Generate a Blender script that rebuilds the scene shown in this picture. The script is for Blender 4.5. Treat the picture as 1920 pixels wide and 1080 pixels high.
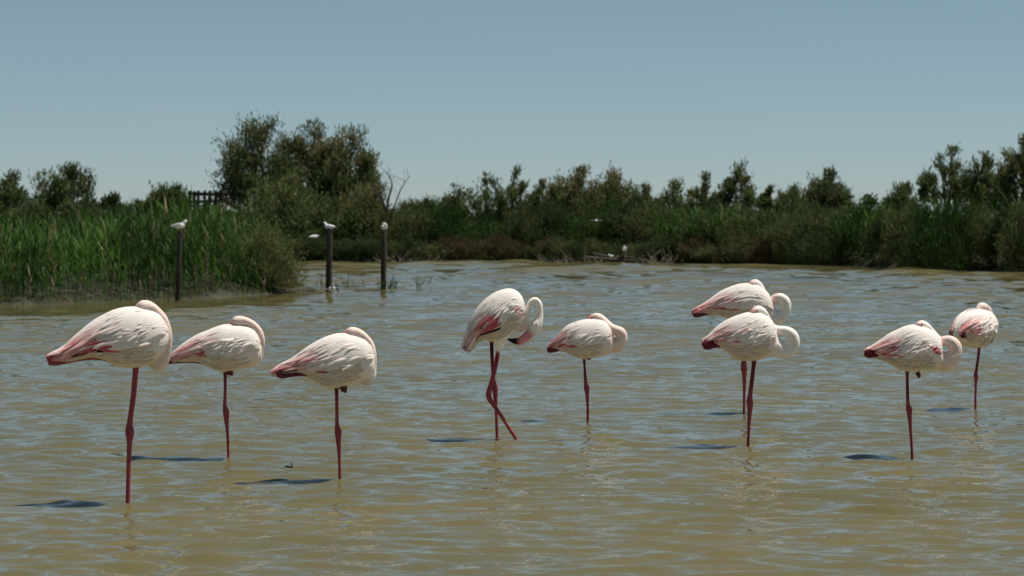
import bpy, math, random
import numpy as np

for o in list(bpy.data.objects):
    bpy.data.objects.remove(o, do_unlink=True)
scene = bpy.context.scene
COL = scene.collection

# ------------------------------------------------------------------ camera, sky, sun, exposure
F, CAMH, HOR = 5000.0, 1.8, 403.0      # focal length in photo pixels, eye height (m), horizon row
cam_d = bpy.data.cameras.new('camera')
cam_d.sensor_width = 36.0
cam_d.lens = F / 1920 * 36
cam_d.shift_y = -(540 - HOR) / 1920
cam_d.clip_start, cam_d.clip_end = 0.1, 6000
cam_d.dof.use_dof = True
cam_d.dof.focus_distance = 19.5
cam_d.dof.aperture_fstop = 5.0
cam = bpy.data.objects.new('camera', cam_d)
cam.location = (0, 0, CAMH)
cam.rotation_euler = (math.radians(90), 0, 0)
COL.objects.link(cam)
scene.camera = cam

TO_SUN = np.array([0.37, 0.11, 1.0]); TO_SUN /= np.linalg.norm(TO_SUN)
ELEV = math.asin(TO_SUN[2])
AZ = math.atan2(TO_SUN[0], TO_SUN[1])   # clockwise from +Y
w = bpy.data.worlds.new('World'); scene.world = w; w.use_nodes = True
nt = w.node_tree; bg = nt.nodes['Background']
sky = nt.nodes.new('ShaderNodeTexSky'); sky.sky_type = 'NISHITA'
sky.sun_disc = False; sky.sun_elevation = ELEV; sky.sun_rotation = AZ
sky.air_density = 0.60; sky.dust_density = 0.0; sky.ozone_density = 5.5; sky.altitude = 0
hs = nt.nodes.new('ShaderNodeHueSaturation')
hs.inputs['Hue'].default_value = 0.470; hs.inputs['Saturation'].default_value = 0.76
nt.links.new(sky.outputs[0], hs.inputs['Color'])
nt.links.new(hs.outputs[0], bg.inputs[0])
bg.inputs[1].default_value = 0.056
sun_d = bpy.data.lights.new('sun', 'SUN'); sun_d.energy = 5.0; sun_d.angle = math.radians(0.55)
sun_d.color = (1.0, 0.955, 0.88)
sun = bpy.data.objects.new('sun', sun_d)
from mathutils import Vector
sun.rotation_euler = Vector(TO_SUN).to_track_quat('Z', 'Y').to_euler()
sun.location = (20, 20, 60); COL.objects.link(sun)
scene.view_settings.view_transform = 'Standard'; scene.view_settings.look = 'None'
scene.view_settings.exposure = 0.16; scene.view_settings.gamma = 1.0
scene.view_settings.use_curve_mapping = False
scene.render.engine = 'CYCLES'

# ------------------------------------------------------------------ helpers
rng = np.random.default_rng(7)
def dist_at(y): return F * CAMH / (y - HOR)
def X_at(px, d): return (px - 960) / F * d
def Z_at(py, d): return CAMH - (py - HOR) / F * d

def new_mat(name):
    m = bpy.data.materials.new(name); m.use_nodes = True
    return m, m.node_tree, m.node_tree.nodes['Principled BSDF']

def attr_mat(name, rough=0.8, spec=0.2, transl=0.0, noise=0.0, nscale=30.0, bump=0.0, bscale=60.0, stretch=(1,1,1), sheen=0.0):
    """colour from the mesh's own colour attribute, with a little procedural mottling and relief"""
    m, t, b = new_mat(name)
    a = t.nodes.new('ShaderNodeAttribute'); a.attribute_name = 'Col'
    col = a.outputs['Color']
    tc = t.nodes.new('ShaderNodeTexCoord')
    mp = t.nodes.new('ShaderNodeMapping'); mp.inputs['Scale'].default_value = stretch
    t.links.new(tc.outputs['Object'], mp.inputs['Vector'])
    if noise > 0:
        n = t.nodes.new('ShaderNodeTexNoise'); n.inputs['Scale'].default_value = nscale
        n.inputs['Detail'].default_value = 4
        t.links.new(mp.outputs[0], n.inputs['Vector'])
        mr = t.nodes.new('ShaderNodeMapRange'); mr.inputs[1].default_value = 0.3; mr.inputs[2].default_value = 0.7
        mr.inputs[3].default_value = 1 - noise; mr.inputs[4].default_value = 1 + noise
        t.links.new(n.outputs['Fac'], mr.inputs[0])
        vm = t.nodes.new('ShaderNodeVectorMath'); vm.operation = 'MULTIPLY'
        t.links.new(col, vm.inputs[0]); t.links.new(mr.outputs[0], vm.inputs[1])
        col = vm.outputs[0]
    t.links.new(col, b.inputs['Base Color'])
    b.inputs['Roughness'].default_value = rough
    b.inputs['Specular IOR Level'].default_value = spec
    if bump > 0:
        n2 = t.nodes.new('ShaderNodeTexNoise'); n2.inputs['Scale'].default_value = bscale; n2.inputs['Detail'].default_value = 3
        t.links.new(mp.outputs[0], n2.inputs['Vector'])
        bp = t.nodes.new('ShaderNodeBump'); bp.inputs['Strength'].default_value = bump; bp.inputs['Distance'].default_value = 0.01
        t.links.new(n2.outputs['Fac'], bp.inputs['Height']); t.links.new(bp.outputs[0], b.inputs['Normal'])
    if transl > 0:
        tr = t.nodes.new('ShaderNodeBsdfTranslucent'); t.links.new(col, tr.inputs['Color'])
        mx = t.nodes.new('ShaderNodeMixShader'); mx.inputs[0].default_value = transl
        out = t.nodes['Material Output']
        t.links.new(b.outputs[0], mx.inputs[1]); t.links.new(tr.outputs[0], mx.inputs[2])
        t.links.new(mx.outputs[0], out.inputs['Surface'])
    return m

M_FOL = attr_mat('foliage', 0.65, 0.25, transl=0.38)
M_REED = attr_mat('reed_leaf', 0.6, 0.15, transl=0.35)
M_BARK = attr_mat('bark', 0.9, 0.1, noise=0.35, nscale=8)
M_BIRD = attr_mat('bird_skin_and_down', 0.75, 0.25, noise=0.06, nscale=25, bump=0.35, bscale=70)
M_FEATH = attr_mat('feather', 0.7, 0.2, transl=0.12, noise=0.05, nscale=40)
M_WOOD = attr_mat('weathered_wood', 0.9, 0.15, noise=0.5, nscale=14, bump=0.8, bscale=25, stretch=(1, 1, .18))

def mesh_obj(name, V, faces, mat, parent=None, cols=None, smooth=True):
    """V (n,3); faces: list of int arrays (k,3) or (k,4)"""
    V = np.asarray(V, dtype=np.float32)
    if not isinstance(faces, list): faces = [faces]
    faces = [np.asarray(f, dtype=np.int32) for f in faces if len(f)]
    me = bpy.data.meshes.new(name)
    me.vertices.add(len(V)); me.vertices.foreach_set('co', V.ravel())
    nl = sum(f.size for f in faces); npoly = sum(len(f) for f in faces)
    me.loops.add(nl); me.loops.foreach_set('vertex_index', np.concatenate([f.ravel() for f in faces]))
    tot = np.concatenate([np.full(len(f), f.shape[1], dtype=np.int32) for f in faces])
    start = np.concatenate([[0], np.cumsum(tot)[:-1]]).astype(np.int32)
    me.polygons.add(npoly); me.polygons.foreach_set('loop_start', start)
    try: me.polygons.foreach_set('loop_total', tot)
    except Exception: pass
    me.update(calc_edges=True)
    me.polygons.foreach_set('use_smooth', np.full(npoly, smooth))
    if cols is not None: set_cols(me, cols)
    me.validate()
    me.materials.append(mat)
    o = bpy.data.objects.new(name, me); COL.objects.link(o)
    if parent is not None: o.parent = parent
    return o

def set_cols(me, cols):
    a = me.color_attributes.new('Col', 'FLOAT_COLOR', 'POINT')
    c = np.ones((len(me.vertices), 4), dtype=np.float32); c[:, :3] = cols
    a.data.foreach_set('color', c.ravel())

def tag(o, label=None, cat=None, group=None, kind=None):
    if label: o['label'] = label
    if cat: o['category'] = cat
    if group: o['group'] = group
    if kind: o['kind'] = kind
    return o
def empty(name, loc, rz=0.0, scale=(1, 1, 1)):
    o = bpy.data.objects.new(name, None); o.location = loc; o.rotation_euler = (0, 0, rz); o.scale = scale
    o.empty_display_size = 0.1; COL.objects.link(o); return o
def copy_tree(root, loc, rz=0.0, scale=(1, 1, 1)):
    r = root.copy(); COL.objects.link(r); r.location = loc; r.rotation_euler = (0, 0, rz); r.scale = scale
    for ch in list(root.children):
        c = ch.copy(); COL.objects.link(c); c.parent = r
    return r

def catmull(P, n):
    """resample rows of P (k,dims) with n points of a Catmull-Rom curve, spaced by chord length of the first 2-3 dims"""
    P = np.asarray(P, float); k = len(P)
    seg = np.linalg.norm(np.diff(P[:, :2], axis=0), axis=1) + 1e-6
    u = np.concatenate([[0], np.cumsum(seg ** 0.75)]); u /= u[-1]
    E = np.vstack([2 * P[0] - P[1], P, 2 * P[-1] - P[-2]])
    s = np.linspace(0, 1, n); i = np.clip(np.searchsorted(u, s, side='right') - 1, 0, k - 2)
    f = ((s - u[i]) / (u[i + 1] - u[i]))[:, None]
    p0, p1, p2, p3 = E[i], E[i + 1], E[i + 2], E[i + 3]
    return 0.5 * (2 * p1 + (p2 - p0) * f + (2 * p0 - 5 * p1 + 4 * p2 - p3) * f ** 2 + (3 * p1 - p0 - 3 * p2 + p3) * f ** 3)

def tube(P, R, sides=8):
    """closed tapered tube round a polyline"""
    P = np.asarray(P, float); R = np.asarray(R, float); n = len(P)
    T = np.gradient(P, axis=0); T /= np.linalg.norm(T, axis=1)[:, None] + 1e-9
    ref = np.array([0.31, 0.93, 0.17]); A = np.cross(T, ref); bad = np.linalg.norm(A, axis=1) < 0.1
    A[bad] = np.cross(T[bad], [1, 0, 0]); A /= np.linalg.norm(A, axis=1)[:, None]
    B = np.cross(T, A)
    an = np.linspace(0, 2 * np.pi, sides, endpoint=False)
    V = P[:, None, :] + R[:, None, None] * (A[:, None, :] * np.cos(an)[None, :, None] + B[:, None, :] * np.sin(an)[None, :, None])
    V = V.reshape(-1, 3)
    i = np.arange(n - 1)[:, None] * sides; j = np.arange(sides)[None, :]; j2 = (j + 1) % sides
    Q = np.stack([i + j, i + j2, i + sides + j2, i + sides + j], -1).reshape(-1, 4)
    V = np.vstack([V, P[0], P[-1]]); a, b = n * sides, n * sides + 1
    jj = np.arange(sides); j2 = (jj + 1) % sides
    tri = np.vstack([np.stack([np.full(sides, a), j2, jj], 1), np.stack([np.full(sides, b), (n - 1) * sides + jj, (n - 1) * sides + j2], 1)])
    return V, Q, tri

class Mb:
    def __init__(s): s.V = []; s.Q = []; s.T = []; s.C = []; s.n = 0
    def add(s, V, Q=None, T=None, col=None):
        V = np.asarray(V, float)
        if Q is not None and len(Q): s.Q.append(np.asarray(Q) + s.n)
        if T is not None and len(T): s.T.append(np.asarray(T) + s.n)
        if col is not None:
            c = np.asarray(col, float); s.C.append(np.broadcast_to(c, (len(V), 3)) if c.ndim == 1 else c)
        s.V.append(V); s.n += len(V)
    def build(s, name, mat, parent=None, smooth=True):
        f = []
        if s.Q: f.append(np.vstack(s.Q))
        if s.T: f.append(np.vstack(s.T))
        return mesh_obj(name, np.vstack(s.V), f, mat, parent, np.vstack(s.C) if s.C else None, smooth)

# value noise for terrain and plant scatter
def vnoise(x, y, seed=0):
    xi = np.floor(x).astype(int); yi = np.floor(y).astype(int); fx = x - xi; fy = y - yi
    fx = fx * fx * (3 - 2 * fx); fy = fy * fy * (3 - 2 * fy)
    def h(a, b):
        n = (a * 374761393 + b * 668265263 + seed * 974711) & 0x7fffffff
        n = ((n ^ (n >> 13)) * 1274126177) & 0x7fffffff
        return ((n ^ (n >> 16)) & 0xffff) / 65535.0
    return (h(xi, yi) * (1 - fx) + h(xi + 1, yi) * fx) * (1 - fy) + (h(xi, yi + 1) * (1 - fx) + h(xi + 1, yi + 1) * fx) * fy

# ------------------------------------------------------------------ ground (lake bed and banks in one sheet)
FSX = [-300, -30, -8.6, 4, 7.8, 12, 15.9, 22, 40, 300]
FSD = [112, 104, 102, 101.5, 98, 94, 83.5, 76, 62, 60]
NSX = [-300, -20, -10.2, -7.2, -6.0, -5.2, 300]
NSD = [40, 48, 53.3, 57.4, 59.8, 61.5, 63]
def far_shore(x): return np.interp(x, FSX, FSD)
def near_shore(x): return np.interp(x, NSX, NSD)
def land(x, y):
    x = np.asarray(x, float); y = np.asarray(y, float)
    L1 = y - far_shore(x)
    L2 = np.minimum(y - near_shore(x), (-4.9 - (y - 62) * 0.085) - x)
    L3 = 4.0 - y
    nz = (vnoise(x * 0.9, y * 0.5, 3) - 0.5) * 0.8
    return np.maximum(np.maximum(L1, L2), L3) + nz
def ground_z(x, y):
    L = land(x, y)
    z = np.where(L > 0, 0.42 * (1 - np.exp(-np.maximum(L, 0) / 1.4)), -0.45 * (1 - np.exp(np.minimum(L, 0) / 1.5)))
    return z + np.where(L > 0.4, (vnoise(np.asarray(x) * 1.3, np.asarray(y) * 1.3, 9) - 0.5) * 0.15, 0)

def axis(a, b, step, far):
    mid = np.arange(a, b + step / 2, step); g = [step]
    while sum(g) < far: g.append(g[-1] * 1.35)
    g = np.cumsum(g); return np.concatenate([(a - g)[::-1], mid, b + g])
gx = axis(-34, 34, 0.5, 3500); gy = axis(0, 130, 0.5, 3500)
GX, GY = np.meshgrid(gx, gy); GZ = ground_z(GX, GY)
nx, ny = len(gx), len(gy)
i = (np.arange(ny - 1)[:, None] * nx + np.arange(nx - 1)[None, :]).ravel()
Q = np.stack([i, i + 1, i + nx + 1, i + nx], 1)
m, t, b = new_mat('bank_soil')
tc = t.nodes.new('ShaderNodeTexCoord')
n1 = t.nodes.new('ShaderNodeTexNoise'); n1.inputs['Scale'].default_value = 1.7; n1.inputs['Detail'].default_value = 8
cr = t.nodes.new('ShaderNodeValToRGB')
cr.color_ramp.elements[0].position = 0.35; cr.color_ramp.elements[0].color = (0.022, 0.020, 0.012, 1)
cr.color_ramp.elements[1].position = 0.72; cr.color_ramp.elements[1].color = (0.045, 0.037, 0.022, 1)
e = cr.color_ramp.elements.new(0.55); e.color = (0.03, 0.034, 0.013, 1)
t.links.new(tc.outputs['Object'], n1.inputs['Vector']); t.links.new(n1.outputs['Fac'], cr.inputs[0]); t.links.new(cr.outputs[0], b.inputs['Base Color'])
bp = t.nodes.new('ShaderNodeBump'); bp.inputs['Strength'].default_value = 0.8; bp.inputs['Distance'].default_value = 0.1
n2 = t.nodes.new('ShaderNodeTexNoise'); n2.inputs['Scale'].default_value = 9; n2.inputs['Detail'].default_value = 6
t.links.new(tc.outputs['Object'], n2.inputs['Vector']); t.links.new(n2.outputs['Fac'], bp.inputs['Height']); t.links.new(bp.outputs[0], b.inputs['Normal'])
b.inputs['Roughness'].default_value = 0.9
g = mesh_obj('ground', np.stack([GX, GY, GZ], -1).reshape(-1, 3), Q, m)
tag(g, kind='structure')

# ------------------------------------------------------------------ water: one sheet with real waves, finer close by
rows = [6.0]
while rows[-1] < 128: rows.append(rows[-1] + max(0.024, 0.030 * (rows[-1] / 15) ** 1.55))
ry = np.array(rows); dyr = np.gradient(ry); NC = 520
cu = np.linspace(-1, 1, NC)
WX = cu[None, :] * (0.192 * ry[:, None] * 1.45 + 3.0); WY = np.repeat(ry[:, None], NC, 1)
dxr = WX[:, 1] - WX[:, 0]
Zw = np.zeros_like(WX); rem = np.zeros(len(ry)); wr = np.random.default_rng(21)
comps = []
for k in range(60):
    lam = math.exp(wr.uniform(math.log(0.095), math.log(0.55)))
    ang = wr.normal(0.18, 0.42)                   # wave direction off the view axis
    comps.append((lam, ang, wr.uniform(0, 6.28)))
for lam, ang, ph in comps:
    kx, ky = 2 * math.pi / lam * math.sin(ang), 2 * math.pi / lam * math.cos(ang)
    amp = 0.027 * lam / (2 * math.pi)
    att = np.clip((lam / (dyr * abs(math.cos(ang)) + 1e-4) - 2.5) / 3, 0, 1) * np.clip((lam / (dxr * abs(math.sin(ang)) + 1e-4) - 2.5) / 3, 0, 1)
    rem += (att * 0.027) ** 2 / 2
    # slow variation so that gusts roughen some areas more than others
    phs = kx * WX + ky * WY + ph + 0.9 * np.sin(WX * 0.55 + ph * 3) + 0.7 * np.sin(WY * 0.33 + WX * 0.8 + ph)
    s = np.sin(phs)
    Zw += amp * att[:, None] * (s + 0.22 * np.cos(2 * phs))
# farther out, longer waves keep the same steepness
ri = np.arange(len(ry), dtype=float)[:, None]; Zl = np.zeros_like(WX)
for k in range(16):
    fr = wr.uniform(.17, .32); an = wr.normal(.1, .45); lamy = dyr[:, None] / fr
    Zl += np.sin(2 * np.pi * (ri * fr + WX / np.maximum(lamy, .3) * math.tan(an) * .5) + wr.uniform(0, 6.28) + 1.2 * np.sin(WX * .3 + k) ) / fr
Zl *= dyr[:, None]
Zl /= np.std(np.gradient(Zl, axis=0) / dyr[:, None])
Zw += Zl * np.sqrt(np.maximum(0.112 ** 2 - rem, 0))[:, None]
gust = 0.7 + 0.6 * vnoise(WX * 0.45 + 50, WY * 0.22 + 50, 5)
# water lies calmer in the lee of the banks
lee = np.clip((far_shore(WX) - WY) / np.interp(WX, [-2, 8], [1.2, 7.5]), .10, 1)
lo_ = np.clip((WX + 2.4) / -2.4, 0, 1); ln_ = near_shore(WX) - WY
lee *= 1 - lo_ * (ln_ > -1.5) * (1 - np.clip(ln_ / 14, .10, 1))
Zw *= gust * lee
i = (np.arange(len(ry) - 1)[:, None] * NC + np.arange(NC - 1)[None, :]).ravel()
Q = np.stack([i, i + 1, i + NC + 1, i + NC], 1)
m, t, b = new_mat('turbid_water')
b.inputs['Base Color'].default_value = (0.175, 0.150, 0.068, 1)
b.inputs['Roughness'].default_value = 0.04; b.inputs['IOR'].default_value = 1.333
b.inputs['Specular IOR Level'].default_value = 0.5
tc = t.nodes.new('ShaderNodeTexCoord')
def wnoise(scale, sx, sy, detail):
    mp = t.nodes.new('ShaderNodeMapping'); mp.inputs['Scale'].default_value = (sx, sy, 1); mp.inputs['Rotation'].default_value = (0, 0, 0.15)
    t.links.new(tc.outputs['Object'], mp.inputs['Vector'])
    n = t.nodes.new('ShaderNodeTexNoise'); n.inputs['Scale'].default_value = scale; n.inputs['Detail'].default_value = detail
    n.inputs['Roughness'].default_value = 0.55
    t.links.new(mp.outputs[0], n.inputs['Vector']); return n
na = wnoise(7.0, 0.55, 1.0, 3)
b1 = t.nodes.new('ShaderNodeBump'); b1.inputs['Strength'].default_value = 1.0; b1.inputs['Distance'].default_value = 0.008
t.links.new(na.outputs['Fac'], b1.inputs['Height'])
# slopes of the finest wind ripples
nb = wnoise(3.2, 0.5, 1.0, 3)
def vmath(op, a, b_):
    v = t.nodes.new('ShaderNodeVectorMath'); v.operation = op
    for k_, q_ in enumerate((a, b_)):
        if isinstance(q_, tuple): v.inputs[k_].default_value = q_
        else: t.links.new(q_, v.inputs[k_])
    return v.outputs[0]
geo = t.nodes.new('ShaderNodeNewGeometry'); sx_ = t.nodes.new('ShaderNodeSeparateXYZ'); t.links.new(geo.outputs['Position'], sx_.inputs[0])
mr = t.nodes.new('ShaderNodeMapRange'); mr.inputs[1].default_value = 25; mr.inputs[2].default_value = 80; mr.inputs[3].default_value = 0.22; mr.inputs[4].default_value = 0.05
t.links.new(sx_.outputs['Y'], mr.inputs[0])
m2_ = t.nodes.new('ShaderNodeMapRange'); m2_.inputs[1].default_value = 25; m2_.inputs[2].default_value = 55; m2_.inputs[3].default_value = 1.0; m2_.inputs[4].default_value = 0.0
t.links.new(sx_.outputs['Y'], m2_.inputs[0]); t.links.new(m2_.outputs[0], b1.inputs['Strength'])
sl = vmath('MULTIPLY', vmath('SUBTRACT', nb.outputs['Color'], (.5, .5, .5)), (0.5, 1.0, 0.0))
sc_ = t.nodes.new('ShaderNodeVectorMath'); sc_.operation = 'SCALE'; t.links.new(sl, sc_.inputs[0]); t.links.new(mr.outputs[0], sc_.inputs['Scale'])
nn = t.nodes.new('ShaderNodeVectorMath'); nn.operation = 'NORMALIZE'; t.links.new(vmath('ADD', b1.outputs[0], sc_.outputs[0]), nn.inputs[0])
t.links.new(nn.outputs[0], b.inputs['Normal'])
# silt colour varies slowly
ns = wnoise(0.25, 1, 1, 2); rm = t.nodes.new('ShaderNodeValToRGB')
rm.color_ramp.elements[0].position = 0.35; rm.color_ramp.elements[0].color = (0.112, 0.098, 0.044, 1)
rm.color_ramp.elements[1].position = 0.65; rm.color_ramp.elements[1].color = (0.132, 0.112, 0.051, 1)
t.links.new(ns.outputs['Fac'], rm.inputs[0]); t.links.new(rm.outputs[0], b.inputs['Base Color'])
# silty body colour under a plain Fresnel surface
df = t.nodes.new('ShaderNodeBsdfDiffuse'); gl = t.nodes.new('ShaderNodeBsdfGlossy'); fr_ = t.nodes.new('ShaderNodeFresnel'); mxs = t.nodes.new('ShaderNodeMixShader')
gl.inputs['Roughness'].default_value = 0.04; gl.inputs['Color'].default_value = (1, 1, 1, 1); fr_.inputs['IOR'].default_value = 1.333
t.links.new(rm.outputs[0], df.inputs['Color'])
for nd in (gl, fr_): t.links.new(nn.outputs[0], nd.inputs['Normal'])
t.links.new(fr_.outputs[0], mxs.inputs[0]); t.links.new(df.outputs[0], mxs.inputs[1]); t.links.new(gl.outputs[0], mxs.inputs[2])
t.links.new(mxs.outputs[0], t.nodes['Material Output'].inputs['Surface'])
wo = mesh_obj('water', np.stack([WX, WY, Zw], -1).reshape(-1, 3), Q, m)
tag(wo, kind='structure')

# ------------------------------------------------------------------ birds
WHITE = np.array([0.88, 0.815, 0.755]); CREAM = np.array([0.66, 0.56, 0.43]); BLUSH = np.array([0.82, 0.64, 0.56])
PINK = np.array([0.70, 0.24, 0.23]); CRIM = np.array([0.45, 0.05, 0.07]); BLACK = np.array([0.015, 0.014, 0.015])
LEG = np.array([0.28, 0.052, 0.064]); LEGD = np.array([0.13, 0.020, 0.028]); BILL = np.array([0.66, 0.27, 0.28])
BILLP = np.array([0.76, 0.47, 0.44]); TOE = np.array([0.10, 0.03, 0.035])
PAL = dict(W=WHITE, C=CREAM, B=BLUSH, P=PINK, R=CRIM, K=BLACK, L=LEG, D=LEGD, I=BILL, J=BILLP, T=TOE,
           G=np.array([0.36, 0.37, 0.38]), g=np.array([0.75, 0.75, 0.75]))

def seg_dist(V, P):
    """distance of points V to polyline P, with the interpolation position along it"""
    best = np.full(len(V), 1e9); par = np.zeros(len(V))
    for a in range(len(P) - 1):
        d = P[a + 1] - P[a]; L2 = (d * d).sum() + 1e-12
        u = np.clip(((V - P[a]) @ d) / L2, 0, 1)
        dd = np.linalg.norm(V - (P[a] + u[:, None] * d), axis=1)
        k = dd < best; best[k] = dd[k]; par[k] = a + u[k]
    return best, par

class Loft:
    """body between a top and a bottom outline with a real width"""
    def __init__(s, top, bot, width, n=64, wpow=0.8):
        TB = catmull(np.hstack([top, bot]), n); s.T = TB[:, :2]; s.B = TB[:, 2:]; s.n = n
        hh = np.linalg.norm(s.T - s.B, axis=1) / 2; s.w = width * (hh / hh.max()) ** wpow
    def P(s, t, phi, side=1):
        t = np.clip(np.asarray(t, float), 0, 1); phi = np.asarray(phi, float)
        f = t * (s.n - 1); i = np.clip(f.astype(int), 0, s.n - 2); f = f - i
        def lp(A): return A[i] * (1 - f)[..., None] + A[i + 1] * f[..., None] if A.ndim > 1 else A[i] * (1 - f) + A[i + 1] * f
        T, B, W = lp(s.T), lp(s.B), lp(s.w)
        cs, sn = np.cos(phi), np.sin(phi)
        c2 = np.sign(cs) * np.abs(cs) ** 0.92; s2 = np.sign(sn) * np.abs(sn) ** 0.9
        c = (T + B) / 2 + (T - B) / 2 * c2[..., None]
        return np.stack([c[..., 0], -side * W * s2 * (1 - 0.14 * cs), c[..., 1]], -1)
    def N(s, t, phi, side=1):
        e = 1e-3
        a = s.P(np.clip(t + e * 8, 0, 1), phi, side) - s.P(np.clip(t - e * 8, 0, 1), phi, side)
        b = s.P(t, phi + e, side) - s.P(t, phi - e, side)
        n = np.cross(a, b) * side; n /= np.linalg.norm(n, axis=-1)[..., None] + 1e-9
        return -n
    def mesh(s, sides=28):
        tt = np.linspace(0, 1, s.n); ph = np.linspace(0, 2 * np.pi, sides, endpoint=False)
        A, B = np.meshgrid(tt, ph, indexing='ij'); V = s.P(A, B).reshape(-1, 3)
        i = np.arange(s.n - 1)[:, None] * sides; j = np.arange(sides)[None, :]; j2 = (j + 1) % sides
        Q = np.stack([i + j, i + j2, i + sides + j2, i + sides + j], -1).reshape(-1, 4)
        c0 = V[:sides].mean(0); c1 = V[-sides:].mean(0); n = len(V); V = np.vstack([V, c0, c1])
        jj = np.arange(sides); j2 = (jj + 1) % sides
        T = np.vstack([np.stack([np.full(sides, n), j2, jj], 1), np.stack([np.full(sides, n + 1), (s.n - 1) * sides + jj, (s.n - 1) * sides + j2], 1)])
        return V, Q, T

def fuse(name, mb, voxel, smooth_it):
    """grow one continuous skin over all the shells of mb"""
    o = mb.build(name, M_BIRD)
    r = o.modifiers.new('r', 'REMESH'); r.mode = 'VOXEL'; r.voxel_size = voxel; r.use_smooth_shade = True
    sm = o.modifiers.new('s', 'SMOOTH'); sm.factor = 0.5; sm.iterations = smooth_it
    dg = bpy.context.evaluated_depsgraph_get(); dg.update()
    me = bpy.data.meshes.new_from_object(o.evaluated_get(dg))
    old = o.data; o.modifiers.clear(); o.data = me; bpy.data.meshes.remove(old); me.name = name
    V = np.empty(len(me.vertices) * 3, dtype=np.float32); me.vertices.foreach_get('co', V)
    me.polygons.foreach_set('use_smooth', np.full(len(me.polygons), True))
    for a in list(me.color_attributes): me.color_attributes.remove(a)
    return o, V.reshape(-1, 3).astype(float)

def smoothstep(a, b, x):
    u = np.clip((x - a) / (b - a), 0, 1); return u * u * (3 - 2 * u)

def feathers(loft, side, R, pink, black, crop, layers):
    """overlapping feathers that follow the folded wing; returns Mb"""
    mb = Mb(); NL, NW = 7, 4
    s = np.linspace(0, 1, NL); q = np.linspace(-1, 1, NW + 1)
    for (t0, t1, p0, p1, cnt, length, wid, sweep, lift, kind) in layers:
        for k in range(cnt):
            ta = R.uniform(t0, t1); pa = R.uniform(p0, p1)
            L = length * R.uniform(0.95, 1.5); W = wid * R.uniform(0.7, 1.15)
            te = max(ta - L, 0.004); pe = pa + sweep * R.uniform(0.6, 1.4)
            if pe < 0.02: pe = 0.02
            ts = ta + (te - ta) * s; ps = pa + (pe - pa) * s ** 0.8
            prof = W * np.clip(s * 5 + 0.25, 0, 1) * (1 - 0.75 * s ** 4.0) * np.where(s > 0.99, 0.4, 1)
            C = loft.P(ts, ps, side); N = loft.N(ts, ps, side)
            T = np.gradient(C, axis=0); T /= np.linalg.norm(T, axis=1)[:, None] + 1e-9
            S = np.cross(N, T); S /= np.linalg.norm(S, axis=1)[:, None] + 1e-9
            up = 0.007 + 0.6 * lift * (.45 + .75 * smoothstep(.5, 1.3, np.array(pa))) * (R.uniform(0.3, 1.4) + (R.uniform(.5, 2.5) if R.uniform() < .14 else 0)) * s ** 1.3
            V = C[:, None, :] + S[:, None, :] * (q[None, :] * prof[:, None])[..., None] + N[:, None, :] * (up[:, None] + 0.10 * prof[:, None] * (1 - q[None, :] ** 2) * 1.0 - 0.25 * prof[:, None] * q[None, :] ** 2)[..., None]
            # colour of the feather itself
            tm, pm = (ta + te) / 2, (pa + pe) / 2
            c = WHITE * R.uniform(0.92, 1.05)
            c = c * (1 - 0.12) + BLUSH * 0.12 * R.uniform(0, 2)
            pk = pink * smoothstep(0.58, 0.22, tm) * smoothstep(0.40, 1.00, pm)
            pk = np.clip(pk * R.uniform(0.3, 1.35), 0, .92)
            c = c * (1 - pk) + PINK * pk
            if kind == 'crim': c = CRIM * R.uniform(0.8, 1.4) * 0.6 + PINK * 0.4 * R.uniform(0.5, 1)
            if kind == 'black': c = BLACK
            if kind == 'pink': mx_ = R.uniform(.45, 1); c = PINK * mx_ * R.uniform(.8, 1.1) + WHITE * (1 - mx_)
            if kind == 'grey': c = np.array([0.30, 0.28, 0.27]) * R.uniform(0.6, 1.2)
            cols = np.repeat(c[None, :], NL * (NW + 1), 0).reshape(NL, NW + 1, 3).copy()
            if kind == 'cov':     # pinker roots
                cols *= (1 - 0.10 * pink * (1 - s)[:, None, None] * np.array([0, 1.0, 1.0]))
            i = (np.arange(NL - 1)[:, None] * (NW + 1) + np.arange(NW)[None, :]).ravel()
            mb.add(V.reshape(-1, 3), np.stack([i, i + 1, i + NW + 2, i + NW + 1], 1), None, cols.reshape(-1, 3))
    return mb

def wing_shell(loft, side, tmax, plow, pink, thick=0.012):
    nt_, np_ = 40, 16
    tt = np.linspace(0.01, tmax, nt_)
    V = np.zeros((nt_, np_, 3)); C = np.zeros((nt_, np_, 3))
    for a, t_ in enumerate(tt):
        lo = np.interp(t_, plow[0], plow[1]); ph = np.linspace(0.10, lo, np_)
        e = np.minimum(np.minimum(np.arange(np_), np.arange(np_)[::-1]) / 1.0, min(a, nt_ - 1 - a) / 1.5)
        off = np.where(e < 0.5, -0.012, thick)
        tv = np.full(np_, t_)
        V[a] = loft.P(tv, ph, side) + loft.N(tv, ph, side) * off[:, None]
        pk = np.clip(pink * smoothstep(0.55, 0.2, t_) * smoothstep(0.4, 1.0, ph), 0, 1)[:, None]
        pk = pk * .85; C[a] = WHITE * (1 - pk) * 0.97 + PINK * pk
    i = (np.arange(nt_ - 1)[:, None] * np_ + np.arange(np_ - 1)[None, :]).ravel()
    return V.reshape(-1, 3), np.stack([i, i + 1, i + np_ + 1, i + np_], 1), C.reshape(-1, 3)

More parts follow.
